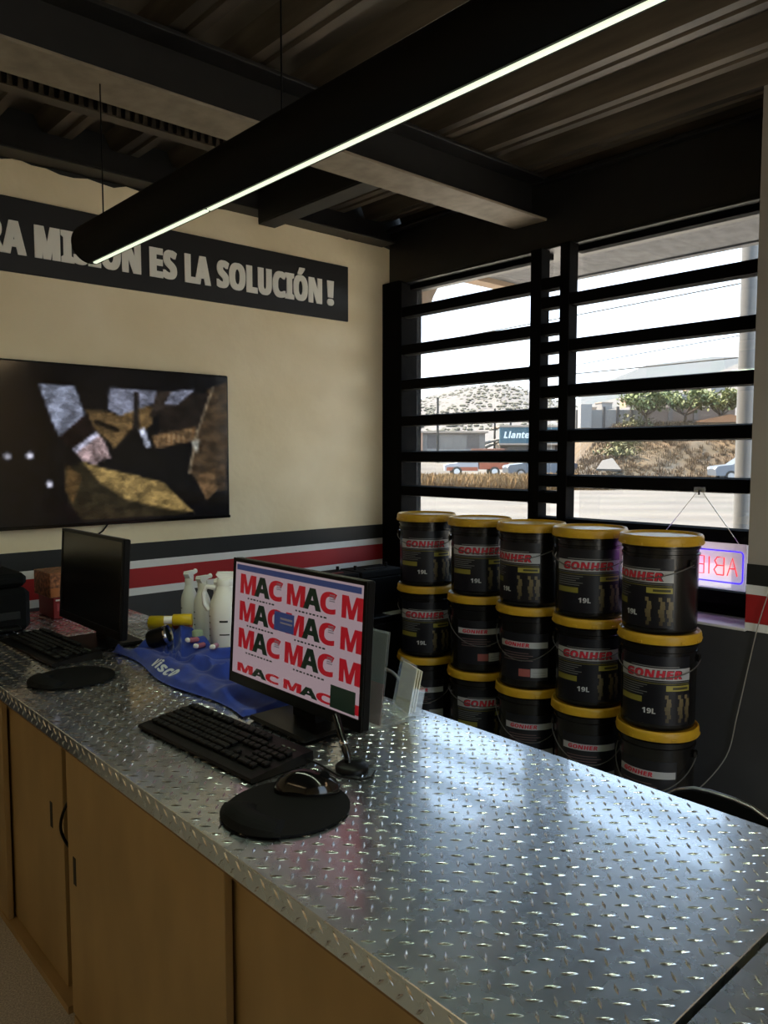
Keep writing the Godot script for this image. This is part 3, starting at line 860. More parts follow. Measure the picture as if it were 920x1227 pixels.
func trees() -> void:
	var bark := mat(Color(0.30, 0.24, 0.19), 0.9)
	var leafm := mat(Color.WHITE, 0.7)
	leafm.vertex_color_use_as_albedo = true
	var spots := [[20.2, 60.5, 2.1, 3.3, 1.25, "spreading green tree with forked trunk beside the pale panel fence", 0], [23.6, 61.5, 2.2, 2.9, 1.7, "wide green tree in the middle of the row on the bank", 1], [26.6, 61.8, 2.2, 3.0, 1.3, "yellow green tree on the bank next to the orange roof", 2]]
	for q in spots:
		var t := thing("tree", q[5], "tree", O(q[0], q[1], q[2]))
		var tb := Mb.new()
		tb.tube([Vector3.ZERO, Vector3(0.1, 0.6, 0.05), Vector3(0.0, 1.2, 0.1)], [0.16, 0.13, 0.11], 8)
		put("trunk", tb, bark, t)
		var lf := Mb.new()
		for k in 7:
			var a := k * TAU / 7.0 + 0.3
			var tip := Vector3(cos(a) * q[4] * 0.85, 1.7 + 0.35 * (k % 3), sin(a) * q[4] * 0.85)
			var bb := Mb.new()
			bb.tube([Vector3(0, 1.0, 0.05), tip * 0.55 + Vector3(0, 0.3, 0), tip], [0.08, 0.05, 0.03], 6)
			put("branch", bb, bark, t)
			for m in 260:
				var d := Vector3(rng.randfn(), rng.randfn() * 0.45, rng.randfn()) * 0.42
				var p := tip + d + Vector3(0, 0.2, 0)
				var s := rng.randf_range(0.06, 0.13)
				var ax := Vector3(rng.randfn(), rng.randfn(), rng.randfn()).normalized()
				var u := ax.cross(Vector3.UP).normalized() * s
				var v := ax * s * 1.8
				lf.col = [Color(0.095, 0.12, 0.04), Color(0.11, 0.135, 0.05), Color(0.14, 0.155, 0.055)][q[6]] * rng.randf_range(0.8, 1.3)
				lf.col.a = 1
				lf.quad(p - v, p + u, p + v, p - u, p - u.cross(v))
		var fo := put("foliage", lf, leafm, t)
		tag(fo, "", "", "", "stuff")
	for q in [[17.2, 54.5, "olive shrub on the upper left of the earth bank"], [20.0, 55.0, "olive shrub in the middle of the earth bank top"], [15.9, 52.5, "low green shrub near the leaning concrete slab"], [19.8, 61.0, "green shrub under the forked tree by the fence"]]:
		var lf := Mb.new()
		for m in 420:
			var d := Vector3(rng.randfn() * 0.75, absf(rng.randfn()) * 0.35, rng.randfn() * 0.6)
			var s := rng.randf_range(0.05, 0.11)
			var ax := Vector3(rng.randfn(), rng.randfn(), rng.randfn()).normalized()
			var u := ax.cross(Vector3.UP).normalized() * s
			var v := ax * s * 1.8
			lf.col = Color(0.10, 0.10, 0.04) * rng.randf_range(0.8, 1.3)
			lf.col.a = 1
			lf.quad(d - v, d + u, d + v, d - u, d - u.cross(v))
		tag(put("shrub", lf, leafm, null, O(q[0], q[1], land(q[0], q[1]) - 0.05)), q[2], "shrub")

# ---------------------------------------------------------------- counter
func lug_shape() -> Mb:
	var b := Mb.new()
	var out := [Vector3(-0.0112, 0, 0), Vector3(-0.004, 0, 0.0019), Vector3(0, 0, 0.0026), Vector3(0.004, 0, 0.0019), Vector3(0.0112, 0, 0), Vector3(0.004, 0, -0.0019), Vector3(0, 0, -0.0026), Vector3(-0.004, 0, -0.0019)]
	var ins := [Vector3(-0.0085, 0.0011, 0), Vector3(-0.003, 0.0014, 0.0006), Vector3(0, 0.0015, 0.0009), Vector3(0.003, 0.0014, 0.0006), Vector3(0.0085, 0.0011, 0), Vector3(0.003, 0.0014, -0.0006), Vector3(0, 0.0015, -0.0009), Vector3(-0.003, 0.0014, -0.0006)]
	for i in 8:
		var j := (i + 1) % 8
		b.quad(out[i], out[j], ins[j], ins[i], Vector3(0, -0.02, 0))
	for i in range(1, 7):
		b.flat(ins[0], ins[i], ins[i + 1], Vector3(0, -0.02, 0))
	return b

func counter() -> void:
	var x0 := 0.638
	var x1 := 1.385
	var lug := lug_shape()
	var tops := [[-3.375, -0.408, "long diamond plate counter top carrying the two computers"], [-0.399, 0.9, "diamond plate counter top continuing beyond the seam nearest the camera"]]
	for q in tops:
		var ct := thing("countertop", q[2], "countertop", Vector3(0, CT, 0))
		put("plate", spanm(Vector3(x0, -0.040, q[0]), Vector3(x1, 0, q[1]), 0.0012), M.plate, ct)
		var lm := Mb.new()
		var pitch := 0.0258
		for i in range(-140, 141):
			for j in range(-140, 141):
				var u := i * pitch
				var v := j * pitch
				var px := (u + v) * 0.70711 + 1.0
				var pz := (u - v) * 0.70711 - 1.25
				if px < x0 + 0.010 or px > x1 - 0.010 or pz < q[0] + 0.01 or pz > q[1] - 0.01: continue
				var a := PI / 4 if (i + j) % 2 == 0 else -PI / 4
				lm.xf = Transform3D(Basis(Vector3.UP, a), Vector3(px, 0, pz))
				lm.arrays(lug.v, lug.n)
		# lugs on the folded front edge
		var z: float = q[0] + 0.02
		var k := 0
		while z < q[1] - 0.01:
			var a := PI / 4 if k % 2 == 0 else -PI / 4
			lm.xf = Transform3D(Basis(Vector3(0, 0, 1), PI / 2) * Basis(Vector3.UP, a), Vector3(x0, -0.012 - 0.016 * (k % 2), z))
			lm.arrays(lug.v, lug.n)
			z += 0.0182
			k += 1
		var lo := put("tread_lugs", lm, M.lug, ct)
		tag(lo, "raised tread lugs", "", "", "stuff")
	# cabinets with sliding doors under the counter
	var units := [[-3.36, -1.893, "brown board counter cabinet at the far end with a gap showing cables"], [-1.889, -0.412, "brown board counter cabinet in the middle with a recessed finger pull"], [-0.408, 0.9, "brown board counter cabinet nearest the camera under the second plate"]]
	for i in 3:
		var z0: float = units[i][0]
		var z1: float = units[i][1]
		var cb := thing("counter_cabinet", units[i][2], "cabinet", Vector3.ZERO)
		var top := CT - 0.041
		put("side_panel", spanm(Vector3(0.98 if i == 1 else 0.70, 0.0, z0), Vector3(1.36, top, z0 + 0.018)), M.mdf, cb)
		put("side_panel", spanm(Vector3(0.98 if i == 0 else 0.70, 0.0, z1 - 0.018), Vector3(1.36, top, z1)), M.mdf, cb)
		put("back_panel", spanm(Vector3(1.36, 0.0, z0), Vector3(1.375, top, z1)), M.dado, cb)
		put("bottom_panel", spanm(Vector3(0.655, 0.0, z0 + 0.018), Vector3(1.36, 0.02, z1 - 0.018)), M.mdf, cb)
		put("shelf", spanm(Vector3(0.75, 0.34, z0 + 0.018), Vector3(1.36, 0.358, z1 - 0.018)), M.mdf, cb)
		put("top_rail", spanm(Vector3(0.655, top - 0.02, z0), Vector3(1.36, top, z1)), M.mdf_edge, cb)
		var split: float = [-2.40, -1.14, 0.3][i]
		var zb: float = [-1.985, -0.43, 0.88][i]
		for d in 2:
			var proud := d == 0
			var a: float = z0 + 0.004 if proud else split - 0.03
			var bz: float = split if proud else zb
			var xf := 0.657 if proud else 0.681
			var dr := put("door", spanm(Vector3(xf, 0.022, a), Vector3(xf + 0.016, top - 0.022, bz), 0.0015), M.mdf, cb)
			# finger pull: a dark slot with a thin steel lip
			var pz := bz - 0.075 if not proud else a + 0.05
			var py := 0.44
			if i == 1 and proud: pz = -1.845; py = 0.40
			if i == 0 and not proud: pz = -2.07; py = 0.455
			var pull := put("finger_pull", spanm(Vector3(xf - 0.001, py - 0.035, pz - 0.009), Vector3(xf + 0.004, py + 0.035, pz + 0.009), 0.001), M.dark, dr)
			tag(pull, "dark recessed pull")
	# cables hanging in the gap of the far cabinet
	var cm := Mb.new()
	cm.tube(soft([Vector3(0.74, 0.66, -1.96), Vector3(0.71, 0.56, -1.965), Vector3(0.674, 0.50, -1.962), Vector3(0.668, 0.45, -1.960), Vector3(0.70, 0.39, -1.960), Vector3(0.76, 0.364, -1.955)]), 0.004, 8)
	tag(put("power_cable", cm, M.black), "black cable looping out of the gap between two cabinet doors", "cable")
	var ad := thing("power_adapter", "dark power adapter on the shelf seen in the cabinet gap", "adapter", Vector3(0.82, 0.358, -2.03))
	put("body", boxm(Vector3(0.08, 0.045, 0.06), 0.008, Vector3(0, 0.0225, 0)), M.black, ad)
	put("light", boxm(Vector3(0.006, 0.006, 0.006), 0.001, Vector3(-0.041, 0.025, 0.01)), mat(Color(0.7, 0.75, 0.7), 0.3), ad)

# ---------------------------------------------------------------- lamps
func lamps() -> void:
	var spots := [[1.02, -2.56, 0.62, CAM_Y + 0.686, "long black tube lamp hanging over the counter with a glowing strip", [-2.45, -1.47, 0.2]],
		[-1.3, -2.6, 0.6, CAM_Y + 1.0, "unseen black tube lamp added as fill over the staff side behind the camera", [-2.3, 0.3]],  # out of view, added as warm fill light
		[2.2, 0.2, 1.6, CAM_Y + 1.0, "unseen black tube lamp added as fill over the customer side behind the camera", [0.4, 1.4]]]  # second unseen lamp, added to fill from the right
	for i in 3:
		var q: Array = spots[i]
		var L := thing("tube_lamp", q[4], "lamp", Vector3(q[0], q[3], 0))
		var z0: float = q[1]
		var z1: float = q[2]
		var r := 0.062
		var b := Mb.new()
		b.tube([Vector3(0, 0, z0 + 0.006), Vector3(0, 0, z1 - 0.006)], r, 40, false)
		put("housing", b, M.black_matte, L)
		for z in [z0, z1]:
			var c := Mb.new()
			c.xf = Transform3D(Basis(Vector3(1, 0, 0), PI / 2), Vector3(0, 0, z + (0.006 if z == z0 else -0.006)))
			c.lathe([Vector2(0, -0.006), Vector2(r - 0.003, -0.006), Vector2(r + 0.001, -0.003), Vector2(r + 0.001, 0.003), Vector2(r - 0.003, 0.006), Vector2(0, 0.006)], 40)
			put("end_cap", c, M.black_matte, L)
		var joint := z0 + 0.76
		var segs := [[z0 + 0.035, joint - 0.004], [joint + 0.006, z1 - 0.03]]
		for s in segs:
			put("led_strip", spanm(Vector3(-0.0065, -r - 0.005, s[0]), Vector3(0.0065, -r + 0.001, s[1]), 0.002), M.led, L)
		put("strip_channel", spanm(Vector3(-0.012, -r - 0.001, z0 + 0.02), Vector3(0.012, -r + 0.003, z1 - 0.02)), M.black, L)
		for z in q[5]:
			var w := Mb.new()
			var topy: float = CAM_Y + 1.152 if absf(z + 2.45) < 0.05 else CAM_Y + 1.375
			w.tube([Vector3(0, r - 0.002, z), Vector3(0, topy - q[3], z)], 0.0022, 6)
			put("suspension_wire", w, M.black, L)
		var al := AreaLight3D.new()
		al.name = "strip_light"
		al.area_size = Vector2(0.016, z1 - z0 - 0.07)
		al.light_color = Color(0.93, 1.0, 0.86) if i == 0 else Color(1.0, 0.86, 0.66)
		al.light_energy = [0.22, 0.25, 0.20][i]
		al.area_range = 12.0; al.area_attenuation = 2.0
		al.shadow_enabled = true
		al.position = Vector3(0, -r - 0.012, (z0 + z1) * 0.5)
		al.rotation = Vector3(-PI / 2, 0, 0)
		L.add_child(al)

# ---------------------------------------------------------------- on the left wall
func left_wall_things() -> void:
	var sg := thing("wall_sign", "long black wall sign with condensed white capital lettering", "sign", Vector3(0, 0, LWZ))
	put("board", spanm(Vector3(0.38, CAM_Y + 0.776, 0.001), Vector3(2.905, CAM_Y + 1.086, 0.016), 0.002), mat(Color(0.085, 0.085, 0.09), 0.5), sg)
	var words := [["NUESTRA", 0.555, 1.133], ["MISIÓN", 1.166, 1.645], ["ES", 1.688, 1.829], ["LA", 1.870, 2.013], ["SOLUCIÓN", 2.046, 2.712], ["!", 2.748, 2.796]]
	var wm := mat(Color(0.93, 0.92, 0.88), 0.5)
	for w in words:
		var b := Mb.new()
		b.xf = Transform3D(Basis(), Vector3((w[1] + w[2]) * 0.5, CAM_Y + 0.85, 0.018))
		for k in [-0.0045, 0.0, 0.0045]:
			b.xf.origin = Vector3((w[1] + w[2]) * 0.5 + k, CAM_Y + 0.85, 0.018 + 0.0003 * (1.0 + signf(k)))
			letters(b, w[0], 0.138, w[2] - w[1] - 0.009, 0.004, 0.8)
		put("lettering", b, wm, sg)
	# television
	var tv := thing("television", "large flat black television on the cream wall showing a guitarist", "television", Vector3(0.80, CAM_Y - 0.315, LWZ))
	put("wall_bracket", spanm(Vector3(0.4, 0.2, 0.0), Vector3(0.88, 0.5, 0.022)), M.black, tv)
	put("body", spanm(Vector3(0, 0, 0.02), Vector3(1.285, 0.722, 0.05), 0.006), M.black, tv)
	var im := Image.create(640, 360, false, Image.FORMAT_RGB8)
	im.fill(Color8(10, 10, 12))
	var P := [
		[[0.908, 0.096, 1.018, 0.028, 0.986, 0.818, 0.925, 0.814, 0.832, 0.697], Color8(62, 50, 37)],
		[[0.849, 0.716, 0.939, 0.662, 0.949, 0.815, 0.9, 0.889], Color8(94, 74, 52)],
		[[0.72, 0.16, 0.92, 0.12, 0.87, 0.40, 0.70, 0.42], Color8(30, 25, 22)],
		[[0.348, 0.649, 0.414, 0.608, 0.479, 0.755, 0.673, 0.909, 0.829, 0.974, 0.408, 0.99, 0.363, 0.867], Color8(42, 37, 25)],
		[[0.414, 0.608, 0.457, 0.634, 0.591, 0.69, 0.718, 0.748, 0.846, 0.97, 0.716, 0.931, 0.568, 0.856, 0.479, 0.755], Color8(134, 113, 70)],
		[[0.357, 0.616, 0.412, 0.701, 0.376, 0.877, 0.35, 0.783], Color8(80, 62, 38)],
		[[0.428, 0.271, 0.486, 0.275, 0.555, 0.305, 0.639, 0.221, 0.687, 0.244, 0.68, 0.351, 0.532, 0.549, 0.513, 0.48, 0.46, 0.396], Color8(96, 77, 50)],
		[[0.456, 0.328, 0.554, 0.392, 0.544, 0.413, 0.461, 0.362], Color8(16, 12, 10)],
		[[0.518, 0.119, 0.619, 0.126, 0.726, 0.133, 0.861, 0.101, 0.78, 0.218, 0.682, 0.217, 0.555, 0.305, 0.511, 0.265], Color8(118, 122, 140)],
		[[0.70, 0.13, 0.76, 0.12, 0.70, 0.30, 0.67, 0.30], Color8(45, 38, 34)],
		[[0.271, 0.126, 0.393, 0.124, 0.428, 0.305, 0.337, 0.45, 0.312, 0.353], Color8(118, 124, 142)],
		[[0.337, 0.45, 0.428, 0.305, 0.46, 0.396, 0.382, 0.532], Color8(20, 14, 14)],
		[[0.674, 0.432, 0.859, 0.361, 0.852, 0.464, 0.689, 0.521], Color8(98, 76, 52)],
		[[0.53, 0.52, 0.615, 0.36, 0.70, 0.56, 0.74, 0.66, 0.52, 0.63], Color8(14, 13, 13)],
		[[0.391, 0.549, 0.479, 0.433, 0.498, 0.48, 0.519, 0.583, 0.481, 0.597, 0.462, 0.626, 0.414, 0.6], Color8(150, 130, 132)],
		[[0.470, 0.50, 0.474, 0.50, 0.50, 0.59, 0.492, 0.59], Color8(82, 66, 66)],
		[[0.448, 0.52, 0.452, 0.52, 0.468, 0.60, 0.462, 0.61], Color8(82, 66, 66)],
		[[0.379, 0.524, 0.465, 0.413, 0.479, 0.433, 0.391, 0.553], Color8(192, 192, 216)],
		[[0.609, 0.144, 0.628, 0.142, 0.626, 0.389, 0.603, 0.39], Color8(26, 23, 23)],
		[[0.624, 0.389, 0.648, 0.379, 0.673, 0.503, 0.651, 0.522], Color8(180, 186, 206)],
		[[0.932, 0.075, 0.944, 0.074, 0.87, 0.398, 0.832, 0.697, 0.82, 0.696, 0.852, 0.436], Color8(112, 100, 82)],
		[[0.834, 0.464, 0.875, 0.454, 0.862, 0.557], Color8(168, 168, 158)]]
	for q in P: paint(im, q[0], q[1], 0.07)
	for d in [Vector2(0.166, 0.571), Vector2(0.237, 0.569), Vector2(0.298, 0.747)]:
		var c := []
		for k in 20: c.append_array([d.x + 0.0125 * cos(k * TAU / 20), d.y + 0.0225 * sin(k * TAU / 20)])
		paint(im, c, Color8(205, 205, 222), 0.02)
	for k in 9:
		var fx := 0.69 + k * 0.018
		paint(im, [fx, 0.43 - k * 0.0068, fx + 0.003, 0.43 - k * 0.0068, fx + 0.006, 0.51 - k * 0.006, fx + 0.003, 0.51 - k * 0.006], Color8(150, 130, 100), 0.05)
	im.resize(320, 180, Image.INTERPOLATE_BILINEAR)
	im.resize(160, 90, Image.INTERPOLATE_BILINEAR)
	im.resize(100, 56, Image.INTERPOLATE_BILINEAR)
	im.resize(320, 180, Image.INTERPOLATE_CUBIC)
	im.resize(640, 360, Image.INTERPOLATE_CUBIC)
	var folds := FastNoiseLite.new()
	folds.seed = 12; folds.frequency = 0.022; folds.fractal_octaves = 4; folds.domain_warp_enabled = true; folds.domain_warp_amplitude = 30.0
	for y in 360:
		for x in 640:
			var c := im.get_pixel(x, y)
			var k := 1.0 + 0.6 * folds.get_noise_2d(x, y * 1.4)
			im.set_pixel(x, y, Color(c.r * k, c.g * k, c.b * k).clamp())
	var sm := mat(Color(0.02, 0.02, 0.02), 0.12)
	sm.emission_enabled = true
	sm.emission = Color.WHITE; sm.emission_operator = BaseMaterial3D.EMISSION_OP_MULTIPLY
	sm.emission_texture = ImageTexture.create_from_image(im)
	sm.emission_energy_multiplier = 0.19
	var sb := Mb.new()
	sb.uvquad(Vector3(0.008, 0.714, 0.0508), Vector3(1.277, 0.714, 0.0508), Vector3(1.277, 0.014, 0.0508), Vector3(0.008, 0.014, 0.0508), Vector3(0, 0, 1))
	put("screen", sb, sm, tv)
	put("bezel", spanm(Vector3(0, 0, 0.05), Vector3(1.285, 0.013, 0.054), 0.001), M.black_gloss, tv)
	var cb := Mb.new()
	cb.tube([Vector3(0.66, 0.01, 0.025), Vector3(0.63, -0.03, 0.02), Vector3(0.585, -0.06, 0.012), Vector3(0.56, -0.10, 0.008)], 0.004, 6)
	put("cable", cb, M.black, tv)

# ---------------------------------------------------------------- on the counter
func make_monitor(label: String) -> Node3D:     # origin at the foot centre, screen faces -x
	var o := thing("monitor", label, "monitor")
	var tilt := Basis(Vector3(0, 0, 1), -0.06)
	var pan := Mb.new()
	pan.xf = Transform3D(tilt, Vector3(0, 0.222, 0))
	pan.box(Vector3(0.012, 0, 0), Vector3(0.024, 0.325, 0.535), 0.004)
	pan.box(Vector3(0.032, -0.02, 0), Vector3(0.03, 0.2, 0.3), 0.012)
	put("panel", pan, M.black, o)
	var bz := Mb.new()
	bz.xf = pan.xf
	for s in [-1.0, 1.0]:
		bz.box(Vector3(-0.001, 0, 0.2625 * s), Vector3(0.004, 0.325, 0.01), 0.001)
	bz.box(Vector3(-0.001, 0.1575, 0), Vector3(0.004, 0.01, 0.535), 0.001)
	bz.box(Vector3(-0.001, -0.149, 0), Vector3(0.004, 0.027, 0.535), 0.001)
	put("bezel", bz, M.black, o)
	var nk := Mb.new()
	nk.prism(PackedVector2Array([Vector2(0.035, 0.012), Vector2(0.085, 0.012), Vector2(0.075, 0.25), Vector2(0.035, 0.25)]), -0.045, 0.045)
	put("neck", nk, M.black, o)
	var bs := Mb.new()
	bs.box(Vector3(0.045, 0.008, 0), Vector3(0.19, 0.012, 0.23), 0.005)
	put("foot", bs, M.black, o)
	return o

func screen_face(o: Node3D, lit: bool) -> void:
	var x := Transform3D(Basis(Vector3(0, 0, 1), -0.06), Vector3(0, 0.222, 0))
	var s := Mb.new()
	s.xf = x
	var w := 0.257
	s.quad(Vector3(-0.0005, 0.1525, -w), Vector3(-0.0005, 0.1525, w), Vector3(-0.0005, -0.1355, w), Vector3(-0.0005, -0.1355, -w), Vector3(1, 0, 0))
	if not lit:
		put("screen", s, mat(Color(0.03, 0.03, 0.033), 0.25), o)
		return
	var glow := func(c: Color, e := 0.115) -> StandardMaterial3D:
		var m := mat(Color(0.02, 0.02, 0.02), 0.3)
		m.emission_enabled = true; m.emission = c; m.emission_energy_multiplier = e
		return m
	var sc := put("screen", s, glow.call(Color(0.72, 0.63, 0.66)), o)
	var red := Mb.new()
	var blk := Mb.new()
	var gry := Mb.new()
	var blue := Mb.new()
	# local picture axes: across = +z, up = +y, out = -x
	var pic := func(b: Mb, cx: float, cy: float) -> void:
		b.xf = x * Transform3D(Basis(Vector3(0, 0, 1), Vector3(0, 1, 0), Vector3(-1, 0, 0)), Vector3(-0.0012, cy, cx))
	for r in 4:
		for k in 3:
			var cx := -0.135 + k * 0.208
			var cy := 0.074 - r * 0.070
			var cap := 0.050
			if r == 3: cap = 0.022; cy += 0.008
			for q in [["M", -0.060, 0.072, red], ["A", 0.004, 0.068, blk], ["C", 0.064, 0.060, red]]:
				var lx: float = cx + q[1]
				if lx + q[2] * 0.5 > w + 0.006: continue
				var b: Mb = q[3]
				pic.call(b, lx, cy)
				letters(b, q[0], cap, q[2], 0.0006 + (0.0003 if q[0] == "A" else 0.0), 0.8)
			# hatched corner of the C
			if cx + 0.084 < w and r < 3:
				for h in 4:
					pic.call(gry, cx + 0.078, cy + 0.030 + h * 0.0045)
					gry.box(Vector3(0, 0, 0.0006), Vector3(0.020, 0.0022, 0.0004))
			# line of small print
			if r < 3 and cx + 0.06 < w + 0.02:
				pic.call(blk, minf(cx, 0.19), cy - 0.010)
				for d in 9:
					blk.box(Vector3(-0.056 + d * 0.0138, 0, 0.0004), Vector3(0.006 + 0.004 * ((d * 7) % 3) * 0.5, 0.0036, 0.0004))
	pic.call(blue, 0.0, 0.140)
	blue.box(Vector3(0, 0, 0.0003), Vector3(0.50, 0.014, 0.0004))
	pic.call(blue, -0.03, 0.028)
	blue.box(Vector3(0, 0, 0.001), Vector3(0.082, 0.046, 0.0006))
	pic.call(gry, -0.02, 0.036)
	gry.box(Vector3(0, 0, 0.0018), Vector3(0.05, 0.005, 0.0004))
	gry.box(Vector3(0, -0.010, 0.0018), Vector3(0.05, 0.004, 0.0004))
	pic.call(blk, 0.202, -0.105)
	blk.box(Vector3(0, 0, 0.001), Vector3(0.086, 0.05, 0.0006))
	pic.call(gry, 0.202, -0.118)
	letters(gry, "MAC", 0.008, 0.03, 0.001, 0.3)
	tag(put("red_lettering", red, glow.call(Color(0.66, 0.09, 0.14)), sc), "red lettering")
	tag(put("dark_lettering", blk, glow.call(Color(0.06, 0.13, 0.09), 0.12), sc), "dark lettering")
	tag(put("grey_marks", gry, glow.call(Color(0.45, 0.42, 0.44)), sc), "grey marks")
	tag(put("blue_panels", blue, glow.call(Color(0.20, 0.25, 0.42)), sc), "blue panels")

func make_keyboard(label: String) -> Node3D:    # long axis along z, front edge at -x
	var o := thing("keyboard", label, "keyboard")
	var b := Mb.new()
	b.prism(PackedVector2Array([Vector2(-0.082, 0.004), Vector2(-0.078, 0.0), Vector2(0.078, 0.0), Vector2(0.082, 0.006), Vector2(0.080, 0.024), Vector2(0.055, 0.024), Vector2(-0.062, 0.012), Vector2(-0.080, 0.010)]), -0.226, 0.226)
	put("case", b, M.black, o)
	var km := {}
	var rows := [
		[[0.055], [1, 0, 1, 1, 1, 1, -0.5, 1, 1, 1, 1, -0.5, 1, 1, 1, 1, -0.25, 1, 1, 1]],
		[[0.030], [1, 1, 1, 1, 1, 1, 1, 1, 1, 1, 1, 1, 1, 2, -0.25, 1, 1, 1, -0.25, 1, 1, 1, 1]],
		[[0.011], [1.5, 1, 1, 1, 1, 1, 1, 1, 1, 1, 1, 1, 1, 1.5, -0.25, 1, 1, 1, -0.25, 1, 1, 1, 1]],
		[[-0.008], [1.75, 1, 1, 1, 1, 1, 1, 1, 1, 1, 1, 1, 2.25, -3.5, 1, 1, 1]],
		[[-0.027], [2.25, 1, 1, 1, 1, 1, 1, 1, 1, 1, 1, 2.75, -1.25, 1, -1.25, 1, 1, 1, 1]],
		[[-0.046], [1.25, 1.25, 1.25, 6.25, 1.25, 1.25, 1.25, 1.25, -0.25, 1, 1, 1, -0.25, 2, 1]]]
	for row in rows:
		var x: float = row[0][0]
		var z := -0.214
		for w in row[1]:
			if w <= 0:
				z += absf(w) * 0.019
				continue
			var L: float = w * 0.019
			var key := str(w)
			if not km.has(key):
				var m := Mb.new()
				m.box(Vector3(0, 0.004, 0), Vector3(0.0155, 0.008, L - 0.0035), 0.002)
				km[key] = m.mesh()
			var k := put("key", km[key], M.key, o, Vector3(x, 0.0125 + (x + 0.06) * 0.105, z + L * 0.5))
			k.rotation.z = 0.10
			z += L
	for s in [0, 1, 2]:
		put("status_light", boxm(Vector3(0.004, 0.002, 0.008), 0.0, Vector3(0.052, 0.0245, 0.16 + s * 0.018)), mat(Color(0.35, 0.4, 0.35), 0.3), o)
	return o

func make_mousepad(label: String) -> Node3D:
	var o := thing("mouse_pad", label, "mouse pad")
	var p := PackedVector2Array()
	for k in 48:
		var a := k * TAU / 48
		var r := 0.112
		var q := Vector2(cos(a) * r, sin(a) * r)
		if q.x < 0: q.x *= 1.12
		p.append(q)
	var b := Mb.new()
	b.xf = Transform3D(Basis(Vector3(1, 0, 0), -PI / 2), Vector3.ZERO)
	b.prism(p, 0.0015, 0.006)
	put("pad", b, M.black_matte, o)
	# padded wrist rest along the staff side
	var g := Mb.new()
	var n := 16
	for i in n:
		for j in 8:
			var f := func(u: float, v: float) -> Vector3:
				var a: float = lerp(PI * 0.72, PI * 1.28, u)
				var r: float = lerp(0.060, 0.124, v)
				var h: float = 0.020 * sin(u * PI) ** 0.5 * sin(v * PI) ** 0.6
				return Vector3(cos(a) * r * 1.05, 0.006 + h, sin(a) * r * 0.95)
			var u0 := float(i) / n
			var u1 := float(i + 1) / n
			var v0 := j / 8.0
			var v1 := (j + 1) / 8.0
			g.quad(f.call(u0, v0), f.call(u1, v0), f.call(u1, v1), f.call(u0, v1), Vector3(-0.09, -0.05, 0))
	put("wrist_rest", g, M.black_matte, o)
	return o

func make_mouse(label: String, at: Vector3, turn: float) -> Node3D:
	var o := thing("computer_mouse", label, "mouse", at, turn)
	var f := func(t: float, a: float) -> Vector3:      # lengthwise t 0..1 along x, round the section a 0..PI
		var x: float = lerp(-0.056, 0.056, t)
		var w: float = 0.031 * pow(sin(clampf(t * 0.94 + 0.03, 0, 1) * PI), 0.42) * (1.0 - 0.12 * sin(t * PI))
		var h: float = 0.036 * pow(sin(clampf(t * 0.90 + 0.05, 0, 1) * PI), 0.6) * (1.12 - 0.28 * t)
		return Vector3(x, h * pow(sin(a), 0.7), w * cos(a))
	var b := Mb.new()
	for i in 20:
		for j in 16:
			var t0 := i / 20.0
			var t1 := (i + 1) / 20.0
			var a0 := PI * j / 16.0
			var a1 := PI * (j + 1) / 16.0
			var q := [f.call(t0, a0), f.call(t1, a0), f.call(t1, a1), f.call(t0, a1)]
			var nn := []
			for p in q: nn.append(Vector3(p.x * 0.6, p.y + 0.004, p.z * 1.4).normalized())
			b.tri(q[0], q[1], q[2], nn[0], nn[1], nn[2]); b.tri(q[0], q[2], q[3], nn[0], nn[2], nn[3])
	put("shell", b, M.black_gloss, o)
	var w := Mb.new()
	w.xf = Transform3D(Basis(Vector3(1, 0, 0), PI / 2), Vector3(0.030, 0.026, 0))
	w.lathe([Vector2(0, -0.004), Vector2(0.009, -0.004), Vector2(0.009, 0.004), Vector2(0, 0.004)], 16)
	put("scroll_wheel", w, M.black_matte, o)
	var s := Mb.new()
	s.tube([f.call(0.62, PI / 2) + Vector3(0, 0.0004, 0), f.call(0.8, PI / 2) + Vector3(0, 0.0006, 0), f.call(0.97, PI / 2) + Vector3(0, 0.0004, 0)], 0.0008, 5)
	put("button_seam", s, M.dark, o)
	return o

func cloth_h(u: float, v: float) -> float:
	var n := 0.5 + 0.5 * sin(u * 38.0 + 6.0 * v + 1.6 * sin(v * 7.0 + u * 9.0))
	var m := 0.5 + 0.5 * sin(u * 11.0 - v * 9.0 + 0.7)
	var roll := 0.030 * exp(-pow((v - 0.19) / 0.11, 2.0)) * exp(-pow((u - 0.48) / 0.20, 2.0))
	var edge := smoothstep(0.0, 0.05, v) * smoothstep(0.0, 0.05, 1.0 - v) * smoothstep(0.0, 0.03, u) * smoothstep(0.0, 0.03, 1.0 - u)
	var k := 0.5 + 0.5 * sin(u * 47.0 - 16.0 * v + 2.0 * sin(v * 5.0 + u * 6.0))
	var heap := 0.045 * smoothstep(0.45, 0.85, v) * (1.0 - smoothstep(0.25, 0.5, u))
	var w := pow(1.0 - absf(sin(u * 24.0 + 7.0 * v + 2.2 * sin(v * 6.0 + u * 13.0))), 3.0) * smoothstep(0.24, 0.42, v)
	return 0.003 + edge * (0.020 * w + 0.004 + 0.020 * pow(n, 1.8) * (0.4 + 0.6 * smoothstep(0.2, 0.4, absf(u - 0.45))) + 0.012 * m + 0.013 * k * smoothstep(0.2, 0.35, v) + roll + heap)

